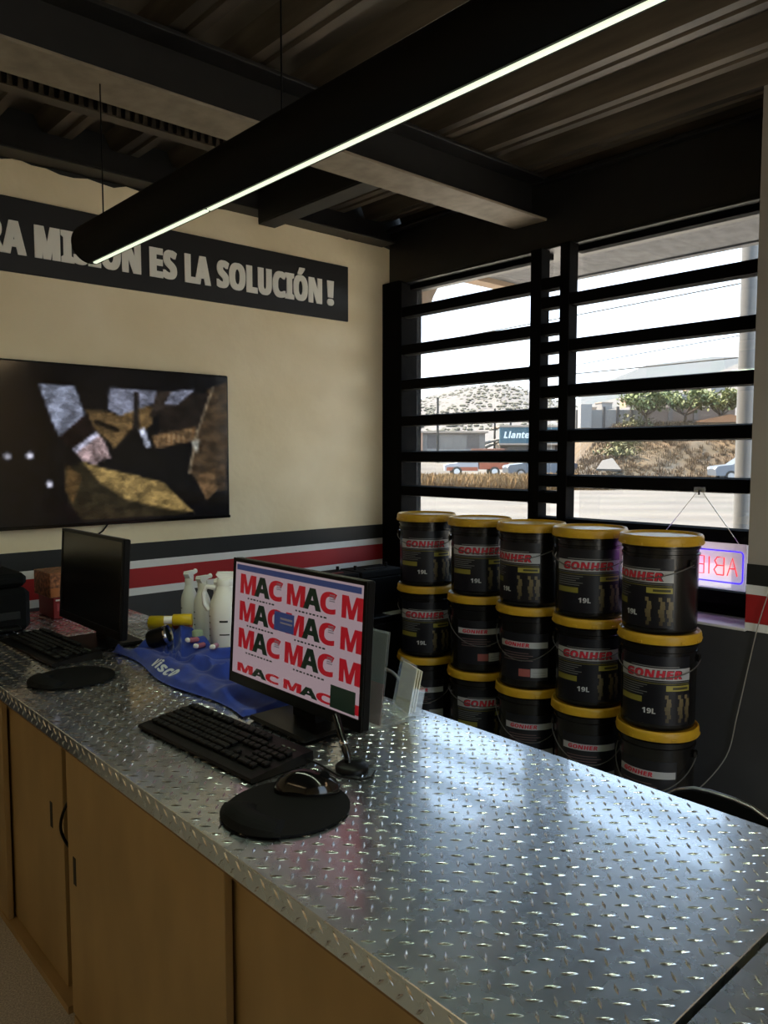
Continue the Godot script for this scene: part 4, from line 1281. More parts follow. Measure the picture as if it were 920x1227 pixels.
func cloth_p(u: float, v: float) -> Vector3:
	var z: float = lerp(-2.49, -1.64, u)
	var l := 1.025 + 0.018 * sin(u * 9.0) - 0.03 * u
	var r: float = 1.245 + 0.09 * smoothstep(0.38, 0.5, u) - 0.02 * smoothstep(0.6, 1.0, u)
	return Vector3(lerp(l, r, v), 0.0015 + cloth_h(u, v), z + 0.02 * sin(v * 5.0) - 0.02 * v * (1.0 - u))

func counter_things() -> void:
	var off := make_monitor("switched off dark monitor near the far end of the counter")
	var on := copy_of(off, "lit monitor showing rows of red and black lettering", Vector3.ZERO, 0.0)
	screen_face(off, false)
	screen_face(on, true)
	off.position = Vector3(1.02, CT + 0.0015, -2.642)
	on.position = Vector3(1.055, CT + 0.0015, -1.50)
	var kb := make_keyboard("black keyboard in front of the dark monitor")
	kb.position = Vector3(0.885, CT + 0.0015, -2.66); kb.rotation.y = 0.045
	copy_of(kb, "black keyboard in front of the lit monitor", Vector3(0.873, CT + 0.0015, -1.52), 0.064)
	var mp := make_mousepad("round black mouse pad beside the keyboard of the dark monitor")
	mp.position = Vector3(0.825, CT, -2.27)
	copy_of(mp, "round black mouse pad under the black computer mouse", Vector3(0.805, CT, -1.155), 0.0)
	make_mouse("glossy black computer mouse on the pad near the lit monitor", Vector3(0.868, CT + 0.0062, -1.185), -0.75).scale = Vector3(1.12, 1.12, 1.12)
	# small gooseneck stand
	var gn := thing("gooseneck_stand", "small black gooseneck stand with round base beside the lit monitor", "stand", Vector3(1.005, CT + 0.0015, -1.215))
	var b := Mb.new()
	b.lathe([Vector2(0.036, 0), Vector2(0.036, 0.006), Vector2(0.030, 0.011), Vector2(0.010, 0.014), Vector2(0, 0.0145)], 32)
	put("base", b, M.black, gn)
	var g := Mb.new()
	g.tube(soft([Vector3(-0.004, 0.012, -0.006), Vector3(-0.006, 0.03, -0.010), Vector3(-0.004, 0.05, -0.024), Vector3(0.006, 0.072, -0.05), Vector3(0.016, 0.09, -0.075)]), 0.008, 12)
	put("neck", g, M.black_gloss, gn)
	var cl := Mb.new()
	cl.lathe([Vector2(0.007, -0.006), Vector2(0.010, -0.003), Vector2(0.010, 0.003), Vector2(0.007, 0.006)], 14)
	put("collar", cl, M.chrome, gn, Vector3(-0.004, 0.05, -0.024))
	var ca := Mb.new()
	ca.tube([Vector3(0.95, CT + 0.012, -1.30), Vector3(0.96, CT + 0.006, -1.26), Vector3(0.955, CT + 0.005, -1.20), Vector3(0.975, CT + 0.004, -1.16), Vector3(1.00, CT + 0.004, -1.15), Vector3(1.03, CT + 0.004, -1.17)], 0.0022, 6)
	tag(put("usb_cable", ca, M.black), "thin black cable lying between the keyboard and gooseneck base", "cable")
	# blue jersey
	var jr := thing("blue_jersey", "crumpled blue jersey with white lettering spread on the counter", "jersey", Vector3(0, CT, 0))
	var c := Mb.new()
	var nu := 150
	var nv := 60
	for i in nu:
		for j in nv:
			var q := []
			var nn := []
			for d in [[0, 0], [1, 0], [1, 1], [0, 1]]:
				var u := float(i + d[0]) / nu
				var v := float(j + d[1]) / nv
				q.append(cloth_p(u, v))
				var du := cloth_p(u + 0.004, v) - cloth_p(u - 0.004, v)
				var dv := cloth_p(u, v + 0.004) - cloth_p(u, v - 0.004)
				var w := du.cross(dv).normalized()
				nn.append(w if w.y > 0 else -w)
			c.tri(q[0], q[1], q[2], nn[0], nn[1], nn[2]); c.tri(q[0], q[2], q[3], nn[0], nn[2], nn[3])
	put("cloth", c, M.jersey, jr)
	var lt := Mb.new()
	letters(lt, "Visco", 0.034, 0.19, 0.001, 0.3, func(p: Vector3, q: Vector3) -> Array:
		var u := 0.44 + p.x / 0.86
		var v := 0.045 + p.y / 0.34
		return [cloth_p(u, v) + Vector3(0, 0.0015 + p.z, 0), Vector3.UP])
	put("lettering", lt, mat(Color(0.80, 0.82, 0.88), 0.6), jr)
	# small things lying on the jersey
	var lie := func(o: Node3D, u: float, v: float, up: float) -> void:
		o.position = cloth_p(u, v) + Vector3(0, CT + up, 0)
	var yt := thing("yellow_canister", "yellow and orange cylindrical canister lying on the jersey's far edge", "canister", Vector3.ZERO, 0.9)
	var m1 := Mb.new()
	m1.xf = Transform3D(Basis(Vector3(0, 0, 1), PI / 2), Vector3.ZERO)
	m1.lathe([Vector2(0, -0.05), Vector2(0.022, -0.05), Vector2(0.024, -0.047), Vector2(0.024, 0.03), Vector2(0.020, 0.034), Vector2(0, 0.034)], 20)
	put("body", m1, mat(Color(0.72, 0.62, 0.08), 0.4), yt)
	var m2 := Mb.new()
	m2.xf = m1.xf
	m2.lathe([Vector2(0, -0.11), Vector2(0.020, -0.11), Vector2(0.022, -0.106), Vector2(0.022, -0.05), Vector2(0, -0.05)], 20)
	put("sleeve", m2, mat(Color(0.62, 0.28, 0.10), 0.5), yt)
	lie.call(yt, 0.07, 0.68, 0.034)
	yt.rotation.y = -0.75
	var yc := thing("yellow_nozzle", "short yellow nozzle with white collar lying on the jersey", "nozzle", Vector3.ZERO, -0.6)
	var m3 := Mb.new()
	m3.xf = Transform3D(Basis(Vector3(0, 0, 1), PI / 2), Vector3.ZERO)
	m3.lathe([Vector2(0, -0.03), Vector2(0.017, -0.03), Vector2(0.019, -0.027), Vector2(0.019, 0.03), Vector2(0.015, 0.033), Vector2(0, 0.033)], 20)
	put("body", m3, mat(Color(0.80, 0.68, 0.06), 0.4), yc)
	var m4 := Mb.new()
	m4.xf = m3.xf
	m4.lathe([Vector2(0, 0.033), Vector2(0.013, 0.033), Vector2(0.013, 0.06), Vector2(0, 0.06)], 16)
	put("collar", m4, M.white_plastic, yc)
	lie.call(yc, 0.215, 0.82, 0.022)
	var ga := thing("round_gauge", "black round gauge with chrome rim lying on the jersey", "gauge", Vector3.ZERO, 0.0)
	var m5 := Mb.new()
	m5.xf = Transform3D(Basis(Vector3(0, 0, 1), -PI / 2 + 0.3) , Vector3.ZERO)
	m5.lathe([Vector2(0, -0.05), Vector2(0.024, -0.05), Vector2(0.030, -0.04), Vector2(0.031, 0.012), Vector2(0, 0.012)], 28)
	put("body", m5, M.black, ga)
	var m6 := Mb.new()
	m6.xf = m5.xf
	m6.lathe([Vector2(0.026, 0.012), Vector2(0.032, 0.010), Vector2(0.034, 0.016), Vector2(0.030, 0.021), Vector2(0.025, 0.018)], 28)
	put("rim", m6, M.chrome, ga)
	var m7 := Mb.new()
	m7.xf = m5.xf
	m7.lathe([Vector2(0.026, 0.0125), Vector2(0, 0.0125)], 28)
	put("dial", m7, mat(Color(0.10, 0.13, 0.11), 0.2), ga)
	lie.call(ga, 0.19, 0.44, 0.038)
	ga.rotation.y = -0.78
	var pk := [[0.33, 0.76, "pink and white clip nearest the yellow nozzle on the jersey"], [0.37, 0.80, "second pink and white clip on the jersey"], [0.42, 0.84, "pink and white clip closest to the lit monitor"]]
	for q in pk:
		var p := thing("plastic_clip", q[2], "clip", Vector3.ZERO, q[0] * 9.0, "clips on the jersey")
		put("body", boxm(Vector3(0.034, 0.016, 0.016), 0.005, Vector3(0, 0.008, 0)), mat(Color(0.62, 0.36, 0.44), 0.4), p)
		put("jaw", boxm(Vector3(0.014, 0.014, 0.018), 0.004, Vector3(0.02, 0.010, 0)), M.white_plastic, p)
		lie.call(p, q[0], q[1], 0.002)
	var gb := thing("grey_bottle_cap", "small pale green cap lying beside the yellow nozzle", "cap", Vector3.ZERO)
	var m8 := Mb.new()
	m8.lathe([Vector2(0.018, 0), Vector2(0.018, 0.014), Vector2(0.015, 0.018), Vector2(0, 0.018)], 20)
	put("cap", m8, mat(Color(0.55, 0.62, 0.52), 0.4), gb)
	lie.call(gb, 0.30, 0.90, 0.001)
	var wc := thing("white_cap", "small white cap on the jersey beside the lit monitor's bottom edge", "cap", Vector3.ZERO)
	put("cap", m8, M.white_plastic, wc)
	lie.call(wc, 0.78, 0.62, 0.001)
	# sprayers
	sprayer("slim white spray bottle standing furthest left of the sprayers", Vector3(1.335, CT + 0.0015, -2.53), 0.030, 0.235, 0.6, true)
	sprayer("slim white spray bottle between the leftmost one and the big jug", Vector3(1.345, CT + 0.0015, -2.455), 0.030, 0.225, 0.4, true)
	sprayer("white spray bottle half hidden behind the big white jug", Vector3(1.35, CT + 0.0015, -2.355), 0.030, 0.225, 0.9, true)
	jug("big white plastic jug with measuring marks beside the spray bottles", Vector3(1.318, CT + 0.0015, -2.25))
	# leaflet stand and brochure holder
	var ls := thing("leaflet_stand", "tall slanted acrylic stand holding a dark red leaflet behind the lit monitor", "leaflet stand", Vector3(1.205, CT + 0.0015, -1.44), 0.0)
	var lean := Basis(Vector3(0, 0, 1), -0.13)
	var s1 := Mb.new(); s1.xf = Transform3D(lean, Vector3.ZERO)
	s1.box(Vector3(0, 0.115, 0), Vector3(0.003, 0.23, 0.17), 0.001)
	s1.box(Vector3(0.006, 0.115, 0), Vector3(0.002, 0.23, 0.17), 0.0008)
	put("acrylic_front", s1, M.acrylic, ls)
	var s2 := Mb.new(); s2.xf = s1.xf
	s2.box(Vector3(0.003, 0.165, 0), Vector3(0.001, 0.12, 0.165))
	put("leaflet", s2, mat(Color(0.17, 0.16, 0.16), 0.5), ls)
	var s3 := Mb.new(); s3.xf = s1.xf
	s3.box(Vector3(0.003, 0.055, 0), Vector3(0.0012, 0.10, 0.165))
	tag(put("leaflet", s3, mat(Color(0.36, 0.06, 0.08), 0.5), ls), "dark red lower half")
	var s4 := Mb.new()
	s4.box(Vector3(0.035, 0.0015, 0), Vector3(0.09, 0.003, 0.17), 0.001)
	put("foot", s4, M.acrylic, ls)
	var bh := thing("brochure_holder", "clear acrylic brochure holder with white cards at the counter edge", "brochure holder", Vector3(1.342, CT + 0.0015, -1.41), -0.35)
	var lean2 := Basis(Vector3(0, 0, 1), -0.20)
	var h1 := Mb.new(); h1.xf = Transform3D(lean2, Vector3(-0.015, 0, 0))
	h1.box(Vector3(0, 0.065, 0), Vector3(0.0025, 0.13, 0.10), 0.001)
	put("back_sheet", h1, M.acrylic, bh)
	var h2 := Mb.new(); h2.xf = Transform3D(lean2, Vector3(0.02, 0, 0))
	h2.box(Vector3(0, 0.035, 0), Vector3(0.0025, 0.07, 0.10), 0.001)
	put("front_sheet", h2, M.acrylic, bh)
	for s in [-1.0, 1.0]:
		var h3 := Mb.new(); h3.xf = Transform3D(lean2, Vector3(0.002, 0, 0.05 * s))
		h3.box(Vector3(0, 0.035, 0), Vector3(0.035, 0.07, 0.0025), 0.001)
		put("side_sheet", h3, M.acrylic, bh)
	put("foot", boxm(Vector3(0.08, 0.003, 0.10), 0.001, Vector3(0.0, 0.0015, 0)), M.acrylic, bh)
	var cdp := thing("card_stack", "stack of cream cards standing in the clear brochure holder", "cards", Vector3(1.342, CT + 0.0045, -1.41), -0.35)
	for k in 3:
		var h4 := Mb.new(); h4.xf = Transform3D(lean2, Vector3(-0.008 + k * 0.006, 0.001, 0))
		h4.box(Vector3(0, 0.058, 0.002 * k), Vector3(0.003, 0.115 - 0.006 * k, 0.088))
		put("card", h4, mat(Color(0.80, 0.77, 0.68), 0.6), cdp)
	# printer and boxes at the far end
	var pr := thing("printer", "black printer at the far end of the counter under the television", "printer", Vector3(0.775, CT + 0.0015, -3.17))
	put("body", boxm(Vector3(0.34, 0.16, 0.30), 0.02, Vector3(0, 0.08, 0)), M.black_matte, pr)
	put("scanner_lid", boxm(Vector3(0.33, 0.05, 0.29), 0.015, Vector3(-0.005, 0.19, 0)), M.black_matte, pr)
	put("feeder", boxm(Vector3(0.24, 0.06, 0.17), 0.02, Vector3(-0.02, 0.245, -0.02)), M.black, pr)
	put("control_panel", boxm(Vector3(0.12, 0.05, 0.02), 0.006, Vector3(-0.04, 0.15, 0.155)), M.black_gloss, pr)
	put("paper_slot", boxm(Vector3(0.26, 0.03, 0.012), 0.003, Vector3(0, 0.06, 0.148)), M.dark, pr)
	put("paper_tray", boxm(Vector3(0.24, 0.012, 0.06), 0.004, Vector3(0, 0.02, 0.17)), M.black, pr)
	var cx := thing("product_box", "red cardboard product box, lower of two beside the printer", "box", Vector3(1.165, CT + 0.0015, -3.24), 0.0)
	put("carton", boxm(Vector3(0.19, 0.085, 0.17), 0.003, Vector3(0, 0.0425, 0)), mat(Color(0.50, 0.07, 0.10), 0.5), cx)
	for k in 3:
		put("printed_patch", boxm(Vector3(0.045, 0.030, 0.001), 0.0, Vector3(-0.058 + k * 0.053, 0.045, 0.0855)), mat(Color(0.66, 0.25, 0.28), 0.5), cx)
	put("printed_line", boxm(Vector3(0.15, 0.006, 0.001), 0.0, Vector3(-0.01, 0.074, 0.0855)), M.paper, cx)
	var cx2 := thing("product_box", "orange and brown printed box, upper of two beside the printer", "box", Vector3(1.160, CT + 0.0865, -3.24), 0.03)
	var pt := mat(Color.WHITE, 0.5)
	pt.albedo_texture = ntex(0.03, Color(0.22, 0.12, 0.08), Color(0.85, 0.55, 0.35), 256, 77, 3)
	pt.uv1_triplanar = true; pt.uv1_scale = Vector3(5, 5, 5)
	put("carton", boxm(Vector3(0.21, 0.10, 0.17), 0.003, Vector3(0, 0.05, 0)), pt, cx2)
	put("printed_band", boxm(Vector3(0.17, 0.024, 0.001), 0.0, Vector3(0.02, 0.018, 0.0855)), mat(Color(0.16, 0.15, 0.13), 0.5), cx2)
	put("printed_band", boxm(Vector3(0.035, 0.034, 0.001), 0.0, Vector3(-0.085, 0.022, 0.0855)), mat(Color(0.70, 0.42, 0.22), 0.5), cx2)

func sprayer(label: String, at: Vector3, r: float, h: float, turn: float, trig: bool) -> void:
	var o := thing("spray_bottle", label, "spray bottle", at, turn)
	var b := Mb.new()
	b.lathe([Vector2(0, 0), Vector2(r * 0.95, 0), Vector2(r, 0.004), Vector2(r, h * 0.56), Vector2(r * 0.9, h * 0.64), Vector2(r * 0.55, h * 0.76), Vector2(r * 0.42, h * 0.82), Vector2(r * 0.42, h * 0.86)], 24)
	put("bottle", b, M.white_plastic, o)
	var c := Mb.new()
	c.lathe([Vector2(r * 0.5, h * 0.80), Vector2(r * 0.52, h * 0.88), Vector2(r * 0.42, h * 0.90), Vector2(0, h * 0.90)], 20)
	put("collar", c, M.white_plastic, o)
	var hd := Mb.new()
	hd.prism(PackedVector2Array([Vector2(-0.024, h * 0.97), Vector2(-0.012, h * 0.90), Vector2(0.010, h * 0.89), Vector2(0.012, h * 0.94), Vector2(0.034, h * 0.955), Vector2(0.036, h * 1.0), Vector2(-0.020, h * 1.01)]), -0.010, 0.010)
	put("trigger_head", hd, M.white_plastic, o)
	var tg := Mb.new()
	tg.tube([Vector3(0.020, h * 0.955, 0), Vector3(0.028, h * 0.90, 0), Vector3(0.024, h * 0.83, 0), Vector3(0.030, h * 0.79, 0)], [0.005, 0.004, 0.004, 0.003], 8)
	put("trigger", tg, M.white_plastic, o)
	var nz := Mb.new()
	nz.xf = Transform3D(Basis(Vector3(0, 0, 1), -PI / 2), Vector3(0.036, h * 0.978, 0))
	nz.lathe([Vector2(0, 0), Vector2(0.007, 0), Vector2(0.009, 0.012), Vector2(0, 0.012)], 14)
	put("nozzle", nz, M.white_plastic, o)
	var mk := Mb.new()
	for k in 4:
		mk.lathe([Vector2(r + 0.0004, h * (0.14 + 0.10 * k)), Vector2(r + 0.0004, h * (0.155 + 0.10 * k))], 4, -1.9 - turn, -1.5 - turn)
	put("measure_mark", mk, M.dark, o)

func jug(label: String, at: Vector3) -> void:
	var o := thing("spray_jug", label, "jug", at, 0.0)
	o.scale = Vector3(1.0, 1.06, 1.0)
	var b := Mb.new()
	b.lathe([Vector2(0, 0), Vector2(0.046, 0), Vector2(0.050, 0.006), Vector2(0.050, 0.125), Vector2(0.046, 0.155), Vector2(0.034, 0.185), Vector2(0.026, 0.205), Vector2(0.022, 0.215)], 32)
	put("bottle", b, M.white_plastic, o)
	var c := Mb.new()
	c.lathe([Vector2(0.026, 0.210), Vector2(0.027, 0.228), Vector2(0.024, 0.231), Vector2(0, 0.231)], 24)
	put("cap", c, M.white_plastic, o)
	var h := Mb.new()
	h.tube([Vector3(-0.022, 0.200, -0.022), Vector3(-0.044, 0.205, -0.044), Vector3(-0.052, 0.185, -0.052), Vector3(-0.050, 0.150, -0.050), Vector3(-0.040, 0.130, -0.040)], 0.008, 10)
	put("handle", h, M.white_plastic, o)
	var hd := Mb.new()
	hd.xf = Transform3D(Basis(Vector3.UP, -0.5), Vector3.ZERO)
	hd.prism(PackedVector2Array([Vector2(-0.030, 0.243), Vector2(-0.018, 0.231), Vector2(0.012, 0.231), Vector2(0.040, 0.238), Vector2(0.042, 0.250), Vector2(-0.024, 0.252)]), -0.011, 0.011)
	put("trigger_head", hd, M.white_plastic, o)
	var mk := Mb.new()
	mk.lathe([Vector2(0.0504, 0.10), Vector2(0.0504, 0.106)], 5, -0.95, -0.4)
	mk.lathe([Vector2(0.0504, 0.06), Vector2(0.0504, 0.064)], 5, -0.95, -0.3)
	put("measure_mark", mk, M.dark, o)

# ---------------------------------------------------------------- oil pails
const PR := 0.139
func ring_bend(rad: float, off := 0.0) -> Callable:
	return func(p: Vector3, q: Vector3) -> Array:
		var a := (p.x + off) / rad
		var r := rad + p.z
		return [Vector3(sin(a) * r, p.y, cos(a) * r), Vector3(q.z * sin(a) + q.x * cos(a), q.y, q.z * cos(a) - q.x * sin(a))]

func patch(b: Mb, rad: float, d0: float, d1: float, y0: float, y1: float, col: Color) -> void:
	b.col = col
	b.lathe([Vector2(rad, y0), Vector2(rad, y1)], maxi(1, int((d1 - d0) / 6.0)), deg_to_rad(d0), deg_to_rad(d1))

func pail_print(kind: int) -> ArrayMesh:
	var b := Mb.new()
	var white := Color(0.45, 0.45, 0.46)
	var red := Color(0.60, 0.025, 0.05)
	var yel := Color(0.34, 0.29, 0.05)
	var gold := Color(0.15, 0.115, 0.055)
	var grey := Color(0.20, 0.20, 0.20)
	var r := PR + 0.0004
	if kind == 0:
		patch(b, r, -60, 60, 0.025, 0.285, Color(0.006, 0.006, 0.008))
		patch(b, r + 0.0005, -60, 60, 0.195, 0.240, white)
		b.col = Color(0.03, 0.01, 0.012)
		b.xf = Transform3D(Basis(), Vector3(0, 0.2005, 0))
		letters(b, "GONHER", 0.0335, 0.222, 0.0008, 0.9, ring_bend(r + 0.0008), 0.15)
		b.col = red
		b.xf = Transform3D(Basis(), Vector3(0, 0.2020, 0))
		letters(b, "GONHER", 0.030, 0.216, 0.0010, 0.9, ring_bend(r + 0.0016), 0.15)
		b.xf = Transform3D.IDENTITY
		patch(b, r + 0.0005, -36, 40, 0.2445, 0.2475, grey)
		patch(b, r + 0.0005, -58, 58, 0.188, 0.190, grey)
		patch(b, r + 0.0005, -58, 58, 0.181, 0.183, yel * 0.7)
		patch(b, r + 0.0005, 20, 59, 0.155, 0.176, yel)
		patch(b, r + 0.0009, 30, 56, 0.161, 0.170, Color(0.05, 0.045, 0.02))
		patch(b, r + 0.0005, -58, -16, 0.105, 0.127, yel * 0.7)
		for k in 5:
			patch(b, r + 0.0005, -57, -8 - 6 * (k % 3), 0.172 - k * 0.009, 0.1745 - k * 0.009, grey)
		b.col = Color(0.55, 0.55, 0.55)
		b.xf = Transform3D(Basis(), Vector3(0, 0.066, 0))
		letters(b, "19L", 0.020, 0.050, 0.0006, 0.3, ring_bend(r + 0.0008, -0.012))
		b.xf = Transform3D.IDENTITY
		for q in [[20.0, 27.0], [40.0, 22.0], [52.0, 26.0]]:
			b.col = gold
			for k in 7:
				var a0: float = q[0] + sin(k * 1.7) * 2.0
				patch(b, r + 0.0005, a0, a0 + 9.0 - absf(k - 3.0) * 1.3, 0.035 + k * 0.015, 0.050 + k * 0.015, gold * (0.5 + 0.12 * k))
	else:
		patch(b, r, -50, 50, 0.04, 0.25, Color(0.010, 0.010, 0.012))
		patch(b, r + 0.0005, -48, 48, 0.185, 0.212, white)
		b.col = red
		b.xf = Transform3D(Basis(), Vector3(0, 0.190, 0))
		letters(b, "GONHER", 0.0175, 0.125, 0.0008, 0.9, ring_bend(r + 0.001, -0.030), 0.15)
		b.xf = Transform3D.IDENTITY
		for k in 4: patch(b, r + 0.0005, -40, 12 + 8 * (k % 2), 0.160 - k * 0.011, 0.1635 - k * 0.011, Color(0.16, 0.10, 0.10))
		patch(b, r + 0.0005, 16, 48, 0.055, 0.095, Color(0.42, 0.42, 0.42))
		patch(b, r + 0.0009, 20, 44, 0.062, 0.064, grey)
		patch(b, r + 0.0009, 20, 44, 0.074, 0.076, grey)
		patch(b, r + 0.0005, -6, 15, 0.058, 0.092, Color(0.36, 0.10, 0.09))
	return b.mesh()

func make_pail(label: String, kind: int, prints: Array, hang: float) -> Node3D:
	var o := thing("oil_pail", label, "pail", Vector3.ZERO, 0.0, "black oil pails with yellow lids by the window")
	var b := Mb.new()
	b.lathe([Vector2(0, 0.004), Vector2(PR - 0.012, 0.004), Vector2(PR - 0.008, 0.0), Vector2(PR - 0.002, 0.004), Vector2(PR - 0.001, 0.02), Vector2(PR, 0.29), Vector2(PR + 0.005, 0.292), Vector2(PR + 0.005, 0.298), Vector2(PR, 0.300), Vector2(PR, 0.314), Vector2(PR + 0.006, 0.316), Vector2(PR + 0.006, 0.322), Vector2(PR, 0.324), Vector2(PR, 0.338)], 56)
	put("body", b, M.pail, o)
	put("label_print", prints[kind], M.print, o)
	var l := Mb.new()
	var R := PR + 0.0155
	l.lathe([Vector2(PR + 0.004, 0.331), Vector2(R, 0.331), Vector2(R + 0.001, 0.335), Vector2(R, 0.356), Vector2(R - 0.002, 0.364), Vector2(R - 0.006, 0.368), Vector2(R - 0.011, 0.366), Vector2(R - 0.013, 0.359), Vector2(0, 0.359)], 56)
	put("lid", l, M.lid, o)
	for k in 12:
		var a := k * TAU / 12 + 0.2
		var tb := put("lid_tab", boxm(Vector3(0.020, 0.010, 0.004), 0.0015), M.lid, o, Vector3(sin(a) * (R + 0.001), 0.338, cos(a) * (R + 0.001)))
		tb.rotation.y = a
	for s in [-1.0, 1.0]:
		put("ear", boxm(Vector3(0.014, 0.030, 0.030), 0.005, Vector3((PR + 0.007) * s, 0.265, 0)), M.pail, o)
	var w := Mb.new()
	var pts := []
	for k in 25:
		var t := k / 24.0
		var a := PI * t
		var x := -cos(a) * (PR + 0.013)
		pts.append(Vector3(x, 0.262 - sin(a) * hang, sin(a) * (PR + 0.016)))
	w.tube(pts, 0.0022, 6)
	var hd := put("bail_handle", w, mat(Color(0.33, 0.32, 0.31), 0.4), o)
	return o

func pails() -> void:
	var prints := [pail_print(0), pail_print(1)]
	var proto := [make_pail("", 0, prints, 0.055), make_pail("", 1, prints, 0.13)]
	var cols := [[2.89, -2.872], [2.88, -2.498], [2.85, -2.165], [2.835, -1.842], [2.795, -1.502]]
	var where := ["stack nearest the striped wall", "second stack from the striped wall", "middle stack of the five", "fourth stack from the striped wall", "stack nearest the neon sign"]
	var row := ["bottom", "middle", "top"]
	# variant, angle of the label away from the camera
	var looks := [
		[[1, 6.0], [1, -4.0], [0, 6.0]],
		[[0, -6.0], [0, -8.0], [1, 2.0]],
		[[0, -4.0], [1, -14.0], [1, -4.0]],
		[[0, -2.0], [0, -4.0], [1, 4.0]],
		[[0, -40.0], [0, -8.0], [1, -18.0]]]
	# listed top, middle, bottom for each stack
	looks[0] = [[0, -4.0], [0, -6.0], [1, -10.0]]
	looks[1] = [[0, -2.0], [1, 4.0], [0, 14.0]]
	looks[2] = [[0, -44.0], [1, -14.0], [1, 2.0]]
	var first := [true, true]
	for i in 5:
		for j in 3:
			var q: Array = looks[i][2 - j]
			var p := Vector3(cols[i][0] + rng.randf_range(-0.003, 0.003) * j, 0.368 * j, cols[i][1] + rng.randf_range(-0.003, 0.003) * j)
			var face := atan2(-p.x, -p.z) + deg_to_rad(q[1])
			var lab := "black oil pail with yellow lid, %s of the %s" % [row[j], where[i]]
			var k: int = q[0]
			if first[k]:
				first[k] = false
				proto[k].position = p; proto[k].rotation.y = face
				proto[k].set_meta("label", lab)
			else:
				copy_of(proto[k], lab, p, face)

# ---------------------------------------------------------------- the customers' side
func make_chair(label: String, at: Vector3, turn: float) -> Node3D:   # back at +x, seat towards -x
	var o := thing("chair", label, "chair", at, turn, "black chairs at the counter")
	var pts := []
	var top := 0.58
	var hw := 0.19
	pts.append(Vector3(0.05, 0.385, -hw))
	for k in 7:
		var a := PI - k * PI / 12
		pts.append(Vector3(0.05, top - 0.16 + 0.16 * sin(a), -hw + 0.16 + 0.16 * cos(a)))
	for k in 7:
		var a := PI / 2 - k * PI / 12
		pts.append(Vector3(0.05, top - 0.16 + 0.16 * sin(a), hw - 0.16 + 0.16 * cos(a)))
	pts.append(Vector3(0.05, 0.385, hw))
	var f := Mb.new()
	f.tube(pts, 0.007, 10)
	put("back_frame", f, mat(Color(0.62, 0.62, 0.63), 0.28, 1.0), o)
	var bp := PackedVector2Array()
	for p in pts: bp.append(Vector2(p.z, p.y))
	var b := Mb.new()
	b.xf = Transform3D(Basis(Vector3(0, 0, 1), Vector3(0, 1, 0), Vector3(-1, 0, 0)), Vector3(0.05, 0, 0))
	b.prism(bp, -0.006, 0.006)
	put("backrest", b, M.black_matte, o)
	put("seat", boxm(Vector3(0.36, 0.05, 0.42), 0.018, Vector3(-0.16, 0.42, 0)), M.black_matte, o)
	for sx in [-0.31, 0.0]:
		for sz in [-0.18, 0.18]:
			var l := Mb.new()
			l.tube([Vector3(sx, 0.40, sz), Vector3(sx * 1.05, 0.0, sz * 1.08)], 0.011, 10)
			put("leg", l, M.black_gloss, o)
	return o

